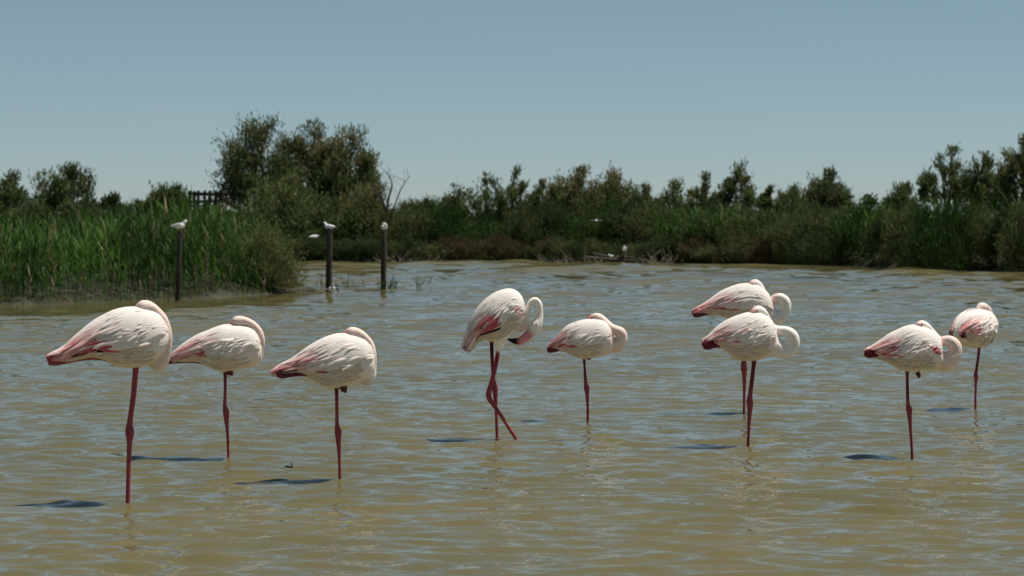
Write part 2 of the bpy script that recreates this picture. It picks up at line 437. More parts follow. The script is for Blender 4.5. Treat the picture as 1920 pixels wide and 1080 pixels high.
def flamingo(spec):
    ox, oy, sc = spec['crop']; R = np.random.default_rng(spec['seed'])
    fx, fy = ox + spec['foot'][0] / sc, oy + spec['foot'][1] / sc
    d = dist_at(fy); ps = F / d; yaw = math.radians(spec.get('yaw', 0)); cy = math.cos(yaw)
    root = empty('flamingo', (X_at(fx, d), d, 0.0), yaw)
    def cv(cx, cyy): return np.array([(ox + np.asarray(cx, float) / sc - fx) / ps / cy, (fy - oy - np.asarray(cyy, float) / sc) / ps]).T
    st = np.array(spec['body'], float)
    if st.shape[1] == 3: st = np.stack([st[:, 0], st[:, 1], st[:, 0], st[:, 2]], 1)
    loft = Loft(cv(st[:, 0], st[:, 1]), cv(st[:, 2], st[:, 3]), spec.get('width', 0.145))
    mb = Mb(); mb.add(*loft.mesh())
    parts = []
    def add_tube(pts, n, sides=12, thin=0.004):
        """pts: (cx, cy, radius in crop px, sideways m, colour key)"""
        A = np.array([list(cv(p[0], p[1])) + [p[2] / sc / ps, p[3]] + list(PAL[p[4]]) for p in pts])
        A = catmull(A, n); P = np.stack([A[:, 0], A[:, 3], A[:, 1]], 1); r = np.maximum(A[:, 2], 0.003)
        mb.add(*tube(P, r, sides)); parts.append((P, r, A[:, 4:], thin))
        return P
    nk = spec.get('fat', 1.08); add_tube([(p[0], p[1], p[2] * ((nk if 1 < q_ < 10 else 1.1) if q_ > 1 else 1), p[3], p[4]) for q_, p in enumerate(spec['neck'])], 46, 14, 0.008)
    for lg in spec['legs']:
        L = [(p[0], p[1], p[2] * (1.18 if p[2] >= 15 and 2 < q_ < len(lg) - 2 else 1.08), p[3], p[4]) for q_, p in enumerate(lg)]; last = L[-1]; prev = L[-2]
        k = 0.36 * ps * sc / max(abs(last[1] - prev[1]), 1)        # carry on under water to the bed
        L.append((last[0] + (last[0] - prev[0]) * k * 0.9, last[1] + 0.40 * ps * sc, last[2], last[3], last[4]))
        add_tube(L, 40, 10)
    for x in spec.get('extra', []): add_tube([(p[0], p[1], p[2] * 1.28, p[3] - .008, p[4]) for p in x], 18, 8)
    body, V = fuse('body', mb, 0.0052, 3)
    # colours: down on the body, cream belly with underside shade painted in, blush on the chest, then every limb its own
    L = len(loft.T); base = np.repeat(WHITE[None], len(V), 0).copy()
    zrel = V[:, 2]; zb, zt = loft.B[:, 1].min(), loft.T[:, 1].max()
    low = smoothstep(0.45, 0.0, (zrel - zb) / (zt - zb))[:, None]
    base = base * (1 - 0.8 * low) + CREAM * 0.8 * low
    ch = smoothstep(loft.T[:, 0].max() - 0.16, loft.T[:, 0].max(), V[:, 0])[:, None] * spec.get('chest', 0.5)
    base = base * (1 - ch) + BLUSH * ch
    bestd = np.full(len(V), 1e9)
    for P, r, c, thin in parts:
        dd, par = seg_dist(V, P); k = np.clip(par.astype(int), 0, len(P) - 2); f = (par - k)
        rr = r[k] * (1 - f) + r[k + 1] * f; cc = c[k] * (1 - f)[:, None] + c[k + 1] * f[:, None]
        e = dd - rr; hit = (e < thin) & (e < bestd)
        base[hit] = cc[hit]; bestd[hit] = e[hit]
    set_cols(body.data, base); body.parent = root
    pk = spec.get('pink', 0.8); plow = spec.get('plow', ([0, 0.25, 0.5, 0.75, 0.95], [1.9, 1.98, 1.92, 1.82, 1.4]))
    for side in (1, -1):
        Vw, Qw, Cw = wing_shell(loft, side, 0.9, plow, pk)
        wg = mesh_obj('wing', Vw, Qw, M_FEATH, root, Cw)
        pl = lambda t_: float(np.interp(t_, *plow))
        lay = [  # t0 t1 phi0 phi1 count length width sweep lift kind
            (0.30, 0.48, pl(.4) - 0.30, pl(.4) - 0.02, 7, 0.30, 0.010, 0.02, 0.004, 'black' if spec.get('black') else 'crim'),
            (0.22, 0.42, 0.5, pl(.3) - 0.15, 34, 0.26, 0.013, 0.05, 0.016, 'prim'),
            (0.26, 0.50, 1.0, pl(.4) - 0.05, int(22 * pk), 0.17, 0.011, 0.05, 0.018, 'pink'),
            (0.30, 0.58, pl(.5) - 0.6, pl(.5) - 0.1, int(1.6 * spec.get('crim', 10)), 0.13, 0.010, 0.10, 0.014, 'crim'),
            (0.30, 0.55, 0.12, pl(.5) - 0.45, 80, 0.25, 0.017, 0.28, 0.013, 'cov'),
            (0.50, 0.75, 0.08, pl(.6) - 0.40, 110, 0.19, 0.016, 0.36, 0.011, 'cov'),
            (0.64, 0.84, 1.15, 1.75, 8, 0.085, 0.014, 0.10, 0.016, 'cov'),
            (0.35, 0.75, 0.5, 1.4, int(14 * pk), 0.2, 0.006, 0.2, 0.012, 'pink'),
            (0.66, 0.90, 0.06, pl(.8) - 0.25, 120, 0.14, 0.014, 0.30, 0.009, 'cov'),
            (0.78, 0.97, 0.06, pl(.9) - 0.05, 80, 0.10, 0.013, 0.16, 0.006, 'cov'),
        ] + (spec.get('layers', []) if side == 1 else [])
        fm = feathers(loft, side, R, pk, 0, 0, lay)
        fo = fm.build('feathers', M_FEATH, wg); fo['kind'] = 'stuff'
    # belly and flank down, short ruffled tufts
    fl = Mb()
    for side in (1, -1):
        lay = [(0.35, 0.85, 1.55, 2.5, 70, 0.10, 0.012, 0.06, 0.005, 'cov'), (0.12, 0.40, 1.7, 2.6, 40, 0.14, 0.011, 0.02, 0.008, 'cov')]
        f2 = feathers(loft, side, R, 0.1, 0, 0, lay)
        for v, q_, c in zip(f2.V, f2.Q, f2.C): fl.add(v, q_ - q_.min(), None, c * np.array([.80, 0.73, 0.62]))  # cream tint also paints belly shading into the tuft colours
    fo = fl.build('belly_feathers', M_FEATH, root); fo['kind'] = 'stuff'
    if 'eye' in spec:
        ex, ey, ev = spec['eye']; p = cv(ex, ey)
        bpy_eye(root, (p[0], ev, p[1]), 0.0065)
    tag(root, spec['label'], 'flamingo', 'flamingos resting in the shallow water')
    return root

EYE_ME = None
M_EYE, _t, _b = new_mat('bird_eye'); _b.inputs['Base Color'].default_value = (0.12, 0.05, 0.01, 1); _b.inputs['Roughness'].default_value = 0.15
def bpy_eye(root, loc, r):
    P = np.array([[0, -1, 0], [0, -.5, 0], [0, 0, 0], [0, .5, 0], [0, 1, 0]]) * r
    V, Q, T = tube(P, np.array([0.2, .85, 1, .85, .2]) * r, 10)
    o = mesh_obj('eye', V, [Q, T], M_EYE, root); o.location = loc

BIRDS = [
 dict(seed=1, crop=(60, 540, 2.571), foot=(462, 1035), yaw=14, pink=0.95, black=True, chest=0.35, width=0.15, crim=12,
  layers=[(0.36,0.50,1.98,2.10,9,0.17,0.010,0.0,0.022,'black'),(0.36,0.46,1.55,1.95,14,0.2,0.012,0.04,0.02,'pink')], plow=([0,.25,.5,.75,.95],[1.9,2.15,2.1,1.85,1.4]),
  label='largest flamingo, with a black streak along the lower edge of its wing',
  body=[(90,328,352),(130,305,350),(165,285,350),(235,220,342),(300,165,338),(350,135,350),(400,110,374),(450,98,384),(500,96,384),(550,104,374),(600,125,345),(635,160,300),(655,195,255)],
  neck=[(545,270,60,0,'B'),(575,330,40,0,'B'),(597,368,30,0,'C'),(622,364,26,-.01,'B'),(640,315,21,-.02,'B'),(647,235,20,-.03,'B'),(628,160,21,-.03,'B'),(592,114,23,-.02,'B'),(555,94,31,-.015,'B'),(526,94,31,-.015,'B'),(500,103,16,-.01,'I'),(470,118,10,-.01,'P')],
  legs=[[(505,340,22,0,'L'),(498,400,14,0,'L'),(488,520,13,0,'L'),(472,640,13,0,'L'),(470,680,18,0,'L'),(471,705,19,0,'L'),(470,745,13,0,'L'),(466,860,11,0,'L'),(463,1000,11,0,'L'),(462,1035,11,0,'L')]],
  extra=[[(330,310,12,-.02,'L'),(200,318,12,-.02,'L'),(130,318,13,-.02,'L'),(104,328,15,-.02,'L'),(98,345,17,-.02,'L'),(120,354,14,-.02,'L'),(170,346,12,-.02,'L'),(300,330,11,-.02,'L'),(420,350,11,-.02,'L')]],
  eye=(520,86,-.045)),
 dict(seed=2, crop=(300, 580, 3.6), foot=(462, 1003), yaw=4, pink=0.85, chest=0.6, crim=6,
  label='flamingo with pink-edged tail standing just behind the largest, black-streaked flamingo',
  body=[(45,335,358),(100,292,350),(160,238,350),(250,180,358),(320,150,388),(380,125,412),(430,110,424),(490,108,418),(550,112,405),(610,125,390),(655,160,375),(685,225,350)],
  neck=[(590,300,75,0,'B'),(635,330,46,0,'B'),(660,325,32,0,'B'),(675,275,24,-.02,'B'),(684,215,22,-.03,'B'),(672,160,23,-.03,'B'),(635,112,24,-.025,'B'),(590,86,26,-.02,'B'),(545,78,32,-.015,'B'),(512,84,33,-.015,'B'),(482,96,16,-.01,'I'),(445,115,9,-.01,'P')],
  legs=[[(440,370,22,0,'L'),(440,440,12,0,'D'),(440,560,11,0,'L'),(438,650,13,0,'L'),(446,690,20,0,'L'),(448,730,16,0,'L'),(455,830,11,0,'L'),(460,930,10,0,'L'),(462,1003,10,0,'L')]],
  extra=[[(250,325,10,-.02,'L'),(120,335,10,-.02,'D'),(60,345,12,-.02,'D'),(50,352,13,-.02,'D'),(80,352,11,-.02,'D'),(200,348,9,-.02,'D'),(300,360,9,-.02,'D')],
         [(445,400,14,-.03,'T'),(455,420,9,-.03,'T'),(464,444,6,-.03,'T')],[(462,398,14,-.03,'T'),(472,422,9,-.03,'T'),(478,446,5,-.03,'T')],[(474,396,12,-.03,'T'),(484,420,9,-.03,'T'),(490,446,6,-.03,'T')]],
  eye=(510,70,-.04)),
 dict(seed=3, crop=(490, 590, 3.272), foot=(482, 1018), yaw=5, pink=0.8, chest=0.3, crim=5,
  label='flamingo with its head laid back, a tiny black feather floating beside its leg',
  body=[(66,352,368),(120,312,362),(200,270,365),(240,240,372),(300,195,395),(360,160,430),(410,138,452),(460,124,450),(520,120,440),(580,130,425),(630,148,410),(668,180,385),(690,225,350)],
  neck=[(600,330,75,0,'W'),(635,390,44,0,'C'),(656,404,30,-.01,'C'),(676,380,24,-.02,'W'),(682,310,22,-.02,'B'),(680,240,22,-.03,'W'),(664,180,23,-.03,'B'),(625,134,24,-.03,'B'),(585,112,29,-.02,'B'),(548,110,32,-.015,'B'),(515,118,17,-.01,'I'),(480,135,9,-.01,'P')],
  legs=[[(462,400,22,0,'L'),(462,470,12,0,'D'),(464,600,11,0,'L'),(465,680,13,0,'L'),(471,712,20,0,'L'),(472,750,16,0,'L'),(477,850,11,0,'L'),(481,950,10,0,'L'),(482,1018,10,0,'L')]],
  extra=[[(300,335,10,-.04,'D'),(200,330,10,-.06,'D'),(135,336,10,-.06,'D'),(108,344,12,-.06,'D'),(106,360,13,-.06,'D'),(126,374,12,-.06,'D'),(205,364,10,-.06,'D'),(330,360,9,-.06,'D')],
         [(486,420,14,-.03,'T'),(492,450,9,-.03,'T'),(496,472,5,-.03,'T')],[(505,420,14,-.03,'T'),(513,452,11,-.03,'T'),(515,480,6,-.03,'T')]],
  eye=(545,96,-.04)),
 dict(seed=4, fat=1.06, crop=(840, 530, 3.375), foot=(315, 990), yaw=6, pink=0.55, chest=0.35, width=0.15, crim=22,
  label='preening flamingo on two crossed legs with hooked black-tipped bill turned to its breast',
  plow=([0, .25, .5, .75, .95], [1.9, 2.0, 2.0, 1.75, 1.4]),
  body=[(88,415,125,440),(112,340,172,395),(150,232,215,366),(200,152,270,372),(260,92,322,375),(330,55,362,345),(400,44,400,315),(448,75,436,292),(476,130,462,265),(488,190,482,225)],
  neck=[(420,220,55,0,'W'),(452,285,30,-.01,'B'),(482,268,20,-.02,'B'),(500,205,18,-.02,'W'),(512,150,18,-.02,'W'),(528,120,19,-.02,'W'),(553,112,20,-.02,'W'),(575,140,20,-.02,'W'),(578,190,21,-.02,'W'),(574,230,26,-.02,'W'),(556,268,36,-.02,'W'),(535,300,33,-.02,'W'),(512,325,27,-.02,'I'),(482,352,25,-.02,'I'),(455,370,23,-.02,'I'),(428,370,19,-.02,'K'),(400,364,12,-.02,'K'),(372,355,5,-.02,'K')],
  legs=[[(282,330,26,.05,'W'),(280,385,13,.05,'D'),(284,500,11,.05,'D'),(292,620,12,.05,'L'),(300,660,18,.05,'L'),(303,700,15,.05,'L'),(308,800,10,.05,'L'),(313,930,10,.05,'L'),(315,990,10,.05,'L')],
        [(330,310,60,-.03,'W'),(325,370,38,-.03,'W'),(317,425,17,-.03,'W'),(313,445,13,-.03,'L'),(296,540,13,-.03,'L'),(270,640,14,-.03,'L'),(256,695,16,-.03,'L'),(258,728,16,-.03,'L'),(285,770,14,-.03,'L'),(340,850,11,-.03,'L'),(400,945,11,-.03,'L'),(434,998,11,-.03,'L')]],
  layers=[(0.50,0.64,1.25,1.70,34,0.17,0.017,0.22,0.020,'crim'),(0.45,0.60,1.85,2.0,6,0.2,0.008,0.0,0.02,'black'),(0.10,0.3,1.0,1.9,16,0.22,0.012,0.0,0.016,'grey'),(0.35,0.6,0.6,1.5,14,0.22,0.007,0.1,0.016,'grey'),(0.15,0.35,1.0,1.9,18,0.2,0.014,0.02,0.016,'pink'),(0.80,0.92,1.2,1.6,8,0.08,0.012,0.2,0.012,'pink')],
  eye=(552,262,-.075)),
 dict(seed=5, fat=1.34, crop=(1010, 570, 4.5), foot=(415, 988), yaw=-8, pink=0.8, chest=0.7, crim=9, width=0.15,
  label='smaller flamingo with its looped neck showing a tiny slit, next to the preening flamingo',
  body=[(84,372,404),(130,320,400),(190,250,402),(230,202,410),(290,165,440),(350,145,460),(400,136,465),(450,132,460),(520,135,440),(570,158,428),(610,190,415),(630,230,390)],
  neck=[(540,310,100,0,'W'),(605,335,76,0,'B'),(650,340,52,0,'B'),(688,316,40,-.01,'B'),(704,278,34,-.01,'B'),(690,238,34,-.02,'B'),(652,218,30,-.03,'B'),(600,195,30,-.02,'B'),(550,155,32,0,'B'),(505,122,33,0,'B'),(468,112,31,0,'B'),(438,125,22,-.01,'I'),(405,148,12,-.01,'P')],
  legs=[[(385,410,26,0,'L'),(385,480,12,0,'D'),(392,600,12,0,'D'),(398,670,15,0,'L'),(405,710,22,0,'L'),(408,745,17,0,'L'),(413,850,12,0,'L'),(415,988,12,0,'L')]],
  extra=[[(300,345,12,-.05,'P'),(180,350,12,-.05,'P'),(105,368,14,-.05,'D'),(88,382,16,-.05,'D'),(105,396,15,-.05,'D'),(200,380,12,-.05,'D'),(310,372,11,-.05,'D')],
         [(415,430,18,-.03,'T'),(422,450,14,-.03,'T'),(430,470,9,-.03,'T')],[(430,430,16,-.03,'W'),(437,448,11,-.03,'T'),(438,468,6,-.03,'T')]],
  eye=(455,112,-.035)),
 dict(seed=6, fat=1.48, crop=(1280, 510, 3.176), foot=(365, 838), yaw=0, pink=0.95, chest=0.4, crim=9, width=0.14,
  label='flamingo with curled open neck loop, standing partly hidden behind another flamingo',
  body=[(58,232,262),(110,203,256),(160,170,254),(220,125,262),(280,95,285),(340,76,300),(400,72,305),(450,85,305),(490,115,300),(520,155,295),(540,205,280)],
  neck=[(470,210,80,0,'W'),(520,250,50,0,'W'),(555,268,32,-.01,'W'),(590,258,25,-.02,'W'),(614,222,21,-.02,'W'),(611,180,21,-.02,'W'),(586,155,20,-.02,'W'),(556,157,19,-.01,'B'),(530,178,18,.03,'B'),(505,170,20,.08,'W'),(482,130,22,.07,'W'),(458,92,25,.03,'W'),(430,70,26,.0,'W'),(410,74,20,-.025,'J'),(385,92,11,-.02,'P')],
  legs=[[(370,250,26,0,'L'),(368,330,13,0,'D'),(366,480,12,0,'D'),(364,550,15,0,'L'),(365,575,18,0,'L'),(367,610,14,0,'L'),(367,700,9,0,'L'),(366,790,8,0,'L'),(365,838,8,0,'L')]],
  extra=[[(260,225,10,-.03,'P'),(140,232,10,-.03,'D'),(80,232,13,-.03,'L'),(66,244,16,-.03,'D'),(82,256,13,-.03,'D'),(150,244,10,-.03,'D'),(280,240,9,-.03,'D')]],
  eye=(425,66,-.035)),
 dict(seed=7, fat=1.48, crop=(1280, 510, 3.176), foot=(390, 1035), yaw=3, pink=0.75, chest=0.3, crim=5,
  label='flamingo with wide open neck ring, standing in front of another flamingo',
  body=[(116,412,452),(160,382,448),(200,338,450),(250,300,468),(300,275,512),(350,256,528),(400,245,530),(450,247,524),(500,270,508),(535,305,495),(555,350,475)],
  neck=[(480,390,100,0,'W'),(535,430,62,0,'W'),(575,462,36,-.01,'W'),(615,474,26,-.02,'W'),(650,455,25,-.02,'W'),(663,415,24,-.02,'W'),(650,375,23,-.02,'W'),(618,354,21,-.02,'W'),(585,350,20,-.01,'W'),(555,350,22,.03,'W'),(525,320,24,.07,'W'),(500,275,26,.06,'W'),(474,242,28,.02,'W'),(446,230,28,0,'W'),(422,238,21,-.025,'J'),(395,258,12,-.02,'P')],
  legs=[[(430,470,24,0,'L'),(424,545,13,0,'D'),(412,650,12,0,'D'),(401,740,14,0,'L'),(399,775,19,0,'L'),(401,805,15,0,'L'),(395,900,10,0,'L'),(391,1000,9,0,'L'),(390,1035,9,0,'L')]],
  extra=[[(300,410,11,-.04,'P'),(190,415,11,-.05,'D'),(140,414,15,-.05,'D'),(126,430,18,-.05,'D'),(142,446,14,-.05,'D'),(200,435,10,-.05,'D'),(320,440,9,-.05,'D')]],
  eye=(440,228,-.045)),
 dict(seed=8, fat=1.48, crop=(1600, 580, 3.6), foot=(397, 998), yaw=-3, pink=0.8, chest=0.5, crim=18,
  label='flamingo with crimson patches along its wing and a narrow gap in its folded neck',
  body=[(76,278,318),(130,253,322),(190,213,345),(250,170,375),(300,145,402),(350,122,418),(400,110,418),(450,116,416),(500,135,412),(545,160,408),(580,195,398),(595,235,375)],
  neck=[(510,300,95,0,'W'),(570,345,62,0,'B'),(620,350,46,-.01,'B'),(660,325,38,-.02,'B'),(684,285,31,-.02,'B'),(680,245,30,-.02,'B'),(652,216,27,-.02,'B'),(618,212,24,-.01,'B'),(588,220,22,.03,'B'),(560,200,24,.08,'W'),(528,155,26,.07,'W'),(495,122,28,.03,'W'),(462,106,30,0,'W'),(436,108,22,-.025,'J'),(405,130,12,-.02,'P')],
  legs=[[(364,370,24,0,'L'),(364,440,11,0,'D'),(366,560,11,0,'D'),(369,640,13,0,'L'),(376,672,20,0,'L'),(379,710,15,0,'L'),(387,830,10,0,'L'),(394,930,10,0,'L'),(397,998,10,0,'L')]],
  extra=[[(250,285,11,-.04,'P'),(150,280,11,-.05,'D'),(100,280,14,-.05,'D'),(85,294,16,-.05,'D'),(102,312,14,-.05,'D'),(180,305,10,-.05,'D'),(300,320,9,-.05,'D')],
         [(425,410,16,-.03,'W'),(432,425,15,-.03,'T'),(438,445,11,-.03,'T'),(440,464,5,-.03,'T')],[(452,408,12,-.03,'W'),(450,428,10,-.03,'W'),(444,448,6,-.03,'T')]],
  layers=[(0.80,0.93,1.25,1.55,12,0.07,0.012,0.10,0.012,'crim')],
  eye=(458,100,-.045)),
 dict(seed=9, crop=(1740, 550, 4.5), foot=(400, 980), yaw=48, pink=0.8, chest=0.2, crim=8, width=0.14,
  label='flamingo turned partly away, standing behind the one with crimson wing patches',
  body=[(196,310,360),(235,225,375),(285,172,425),(340,148,450),(400,136,460),(450,140,452),(500,152,430),(535,180,395),(555,230,340)],
  neck=[(500,300,70,0,'W'),(535,330,45,0,'W'),(550,300,35,0,'W'),(552,235,32,.0,'W'),(535,185,32,-.01,'B'),(505,145,33,-.02,'B'),(470,122,35,-.02,'B'),(438,118,35,-.02,'B'),(412,135,22,-.02,'B'),(392,152,12,-.02,'P')],
  legs=[[(445,400,26,0,'L'),(440,460,14,0,'L'),(428,550,11,0,'D'),(410,650,12,0,'D'),(404,690,17,0,'L'),(407,715,16,0,'L'),(404,760,11,0,'L'),(401,880,10,0,'L'),(400,980,10,0,'L')]],
  extra=[[(300,330,14,-.03,'P'),(240,320,14,-.05,'D'),(215,330,18,-.05,'D'),(212,345,20,-.05,'D'),(240,352,14,-.05,'D'),(300,365,10,-.05,'D')]],
  eye=(430,108,-.05)),
]
for s_ in BIRDS: flamingo(s_)

# ------------------------------------------------------------------ gulls and the small wader
def small_bird(name, label, cat, pos, yaw, k, body, tubes, width, group=None, wings=None, voxel=0.006):
    """body stations (x, ztop, zbottom) and tubes (x, z, r, y, colour) in metres, scaled by k"""
    root = empty(name, pos, yaw)
    st = np.array(body, float) * k
    loft = Loft(st[:, [0, 1]], st[:, [0, 2]], width * k, n=40)
    mb = Mb(); mb.add(*loft.mesh(20)); parts = []
    for pts in tubes:
        A = np.array([[p[0] * k, p[1] * k, p[2] * k, p[3] * k] + list(PAL[p[4]]) for p in pts]); A = catmull(A, 20)
        P = np.stack([A[:, 0], A[:, 3], A[:, 1]], 1); r = np.maximum(A[:, 2], 0.0042)
        mb.add(*tube(P, r, 8)); parts.append((P, r, A[:, 4:]))
    o, V = fuse('body', mb, voxel, 2)
    c = np.repeat(PAL['g'][None] * 1.04, len(V), 0)
    for P, r, cc in parts:
        dd, par = seg_dist(V, P); q = np.clip(par.astype(int), 0, len(P) - 2)
        hit = dd - r[q] < 0.004; c[hit] = cc[q][hit]
    set_cols(o.data, c); o.parent = root
    # folded or spread wings as parts
    for side in (1, -1):
        if wings == 'spread':
            A = []
            for u, yy, zz, ch, x0 in ((0, 0.03, .045, .11, .05), (.3, .17, .10, .11, .07), (.65, .33, .10, .085, .05), (1, .50, .06, .02, -.03)):
                A.append((x0 * k, yy * k * side, zz * k, ch * k))
            A = np.array(A); Vt = []
            for a in A: Vt += [(a[0], a[1], a[2] + .006), (a[0] - a[3], a[1], a[2]), (a[0] - a[3] * .4, a[1], a[2] - .006)]
            Vt = np.array(Vt); qd = []
            for n_ in range(3):
                for e in range(3): qd.append((n_ * 3 + e, n_ * 3 + (e + 1) % 3, n_ * 3 + 3 + (e + 1) % 3, n_ * 3 + 3 + e))
            cw = np.repeat(np.array([[.55, .56, .57]]), 12, 0); cw[9:] = 0.03
            mesh_obj('wing', Vt, np.array(qd), M_FEATH, root, cw)
        else:
            nt_, np_ = 18, 8; tt = np.linspace(0.0, 0.72, nt_); Vg = []; Cg = []
            for a, t_ in enumerate(tt):
                ph = np.linspace(0.12, 1.75, np_); e = np.minimum(np.minimum(np.arange(np_), np.arange(np_)[::-1]), min(a + .6, nt_ - 1 - a))
                Vg.append(loft.P(np.full(np_, t_), ph, side) + loft.N(np.full(np_, t_), ph, side) * np.where(e < .5, -.006, .006)[:, None])
                base = (PAL['K'] * 2 if wings == 'pied' and a % 9 > 3 else PAL['g'] * 0.95 if wings == 'pied' else PAL['G'] * 1.15 if wings != 'pale' else PAL['g'] * .9)
                Cg.append(np.repeat(((PAL['K'] * 3) if a < 3 and wings != 'pied' else base)[None], np_, 0))
            i = (np.arange(nt_ - 1)[:, None] * np_ + np.arange(np_ - 1)[None, :]).ravel()
            mesh_obj('wing', np.vstack(Vg), np.stack([i, i + 1, i + np_ + 1, i + np_], 1), M_FEATH, root, np.vstack(Cg))
    tag(root, label, cat, group); return root

GB = [(-.20, .105, .095), (-.14, .125, .085), (-.06, .155, .06), (.02, .17, .05), (.08, .165, .06), (.115, .15, .08), (.13, .135, .10)]
def gleg(y): return [(.0, .08, .012, y, 'g'), (.005, .04, .006, y, 'R'), (.01, -.005, .006, y, 'R')]
G_STAND = [[(.07, .12, .05, 0, 'g'), (.11, .165, .036, 0, 'g'), (.135, .20, .034, 0, 'g'), (.16, .20, .027, 0, 'g'), (.178, .195, .010, 0, 'R'), (.205, .188, .004, 0, 'R')], gleg(.025), gleg(-.025)]
G_PREEN = [[(.07, .12, .05, 0, 'g'), (.12, .15, .036, 0, 'g'), (.125, .19, .030, -.02, 'g'), (.10, .205, .034, -.05, 'g'), (.07, .19, .026, -.065, 'g'), (.05, .17, .010, -.07, 'R'), (.03, .155, .005, -.07, 'R')], gleg(.025), gleg(-.025)]
G_FLY = [[(.07, .115, .05, 0, 'g'), (.12, .13, .036, 0, 'g'), (.155, .135, .032, 0, 'g'), (.18, .13, .018, 0, 'g'), (.21, .125, .005, 0, 'R')]]
G_DIP = [[(.07, .12, .05, 0, 'g'), (.12, .13, .030, 0, 'K'), (.16, .09, .024, 0, 'K'), (.185, .05, .026, 0, 'K'), (.20, .02, .020, 0, 'g'), (.215, -.01, .008, 0, 'K')], gleg(.025), gleg(-.025)]

# ------------------------------------------------------------------ wooden posts
def post(name, px, base, top, wpx, label, lean=0.0, seed=0):
    d = dist_at(base); x = X_at(px, d); h = Z_at(top, d); r = wpx / F * d / 2; R = np.random.default_rng(seed)
    n = 26; z = np.linspace(-0.55, h, n); P = np.stack([x * 0 + lean * (z - h) + R.normal(0, .003, n), R.normal(0, .003, n), z], 1)
    sides = 14; rad = r * (1.06 - 0.1 * (z + .55) / (h + .55)) * (1 + R.normal(0, .025, n)); rad[-1] *= .93
    V, Q, T = tube(P, rad, sides)
    an = np.arange(sides); gro = 1 + 0.07 * np.sin(an * 2.3 + seed) * np.cos(an * 1.1)
    for a in range(n): V[a * sides:(a + 1) * sides] = P[a] + (V[a * sides:(a + 1) * sides] - P[a]) * gro[:, None]
    hgt = np.clip(V[:, 2] / h, 0, 1)[:, None]
    c = np.array([.030, .025, .018]) * (1 - hgt ** 1.2) + np.array([.075, .066, .053]) * hgt ** 1.2
    o = mesh_obj(name, V, [Q, T], M_WOOD, None, c, smooth=True); o.location = (x, d, 0)
    tag(o, label, 'post', 'mooring posts in the lagoon'); return o, (x, d, h)
_, p1 = post('wooden_post', 337, 563, 433, 9.5, 'thin grey wooden post at the edge of the reed bank', .03, 1)
_, p2 = post('wooden_post', 618, 547, 430, 12, 'thick dark wooden post with a pied bird at its foot', .015, 2)
_, p3 = post('wooden_post', 720, 543, 433, 10.5, 'wooden post in open water with green reeds around its foot', .012, 3)
small_bird('gull', 'white and grey gull standing on the post at the reed bank edge', 'gull', (p1[0] - .02, p1[1], p1[2]), math.radians(6), 1.0, GB, G_STAND, .062, 'gulls perched on the posts')
small_bird('gull', 'white gull crouched on the thick dark post with a pied bird at its foot', 'gull', (p2[0], p2[1], p2[2] - .04), math.radians(155), .92, GB, G_STAND, .062, 'gulls perched on the posts', 'pale')
small_bird('gull', 'white gull preening on the post with green reeds at its foot', 'gull', (p3[0], p3[1], p3[2] - .02), math.radians(-62), .95, GB, G_PREEN, .065, 'gulls perched on the posts', 'pale')
d_ = dist_at(551); small_bird('wader', 'black and white wading bird dipping its head beside the thick dark post', 'wader', (X_at(623, d_), d_, .02), math.radians(-22), .85, GB, G_DIP, .06, None, 'pied')
d_ = 84.0; small_bird('gull', 'small white gull flying low over the water near the posts', 'gull', (X_at(588, d_), d_, Z_at(443, d_) - .1), math.radians(20), .85, GB, G_FLY, .055, None, 'spread')
d_ = 96.0; small_bird('gull', 'tiny white gull in flight before the tall brown-topped tamarisks', 'gull', (X_at(1118, d_), d_, Z_at(411, d_) - .1), math.radians(75), .55, GB, G_FLY, .06, None, 'spread')

# ------------------------------------------------------------------ vegetation
OLIVE = np.array([.066, .092, .030]); LIGHT = np.array([.160, .195, .066]); DARK = np.array([.034, .054, .019])
PLUME = np.array([.24, .175, .080]); GREEN = np.array([.050, .100, .020]); RUST = np.array([.080, .055, .026]); GREY = np.array([.16, .14, .115])
BARKC = np.array([.075, .060, .048])

def sprigs(C, D, L, W, R, cols):
    """elongated leaf-sized diamonds at points C along directions D"""
    n = len(C); D = D / (np.linalg.norm(D, axis=1)[:, None] + 1e-9)
    S = np.cross(D, R.normal(size=(n, 3))); S /= np.linalg.norm(S, axis=1)[:, None] + 1e-9
    A = C; B = C + D * (L * .55)[:, None] + S * W[:, None]; E = C + D * L[:, None]; G = C + D * (L * .45)[:, None] - S * W[:, None]
    V = np.stack([A, B, E, G], 1).reshape(-1, 3)
    Q = np.arange(4 * n).reshape(n, 4)
    return V, Q, np.repeat(cols, 4, 0)

def branch(a, b, r0, r1, R, bow=.12, n=7):
    s = np.linspace(0, 1, n)[:, None]; L = np.linalg.norm(b - a)
    off = R.normal(0, bow * L, 3); off[2] = abs(off[2]) * -.4
    P = a * (1 - s) + b * s + off * (s * (1 - s) * 2) + R.normal(0, .012 * L, (n, 3)) * (s * (1 - s) * 4)
    return P, r0 * (1 - s[:, 0]) + r1 * s[:, 0]

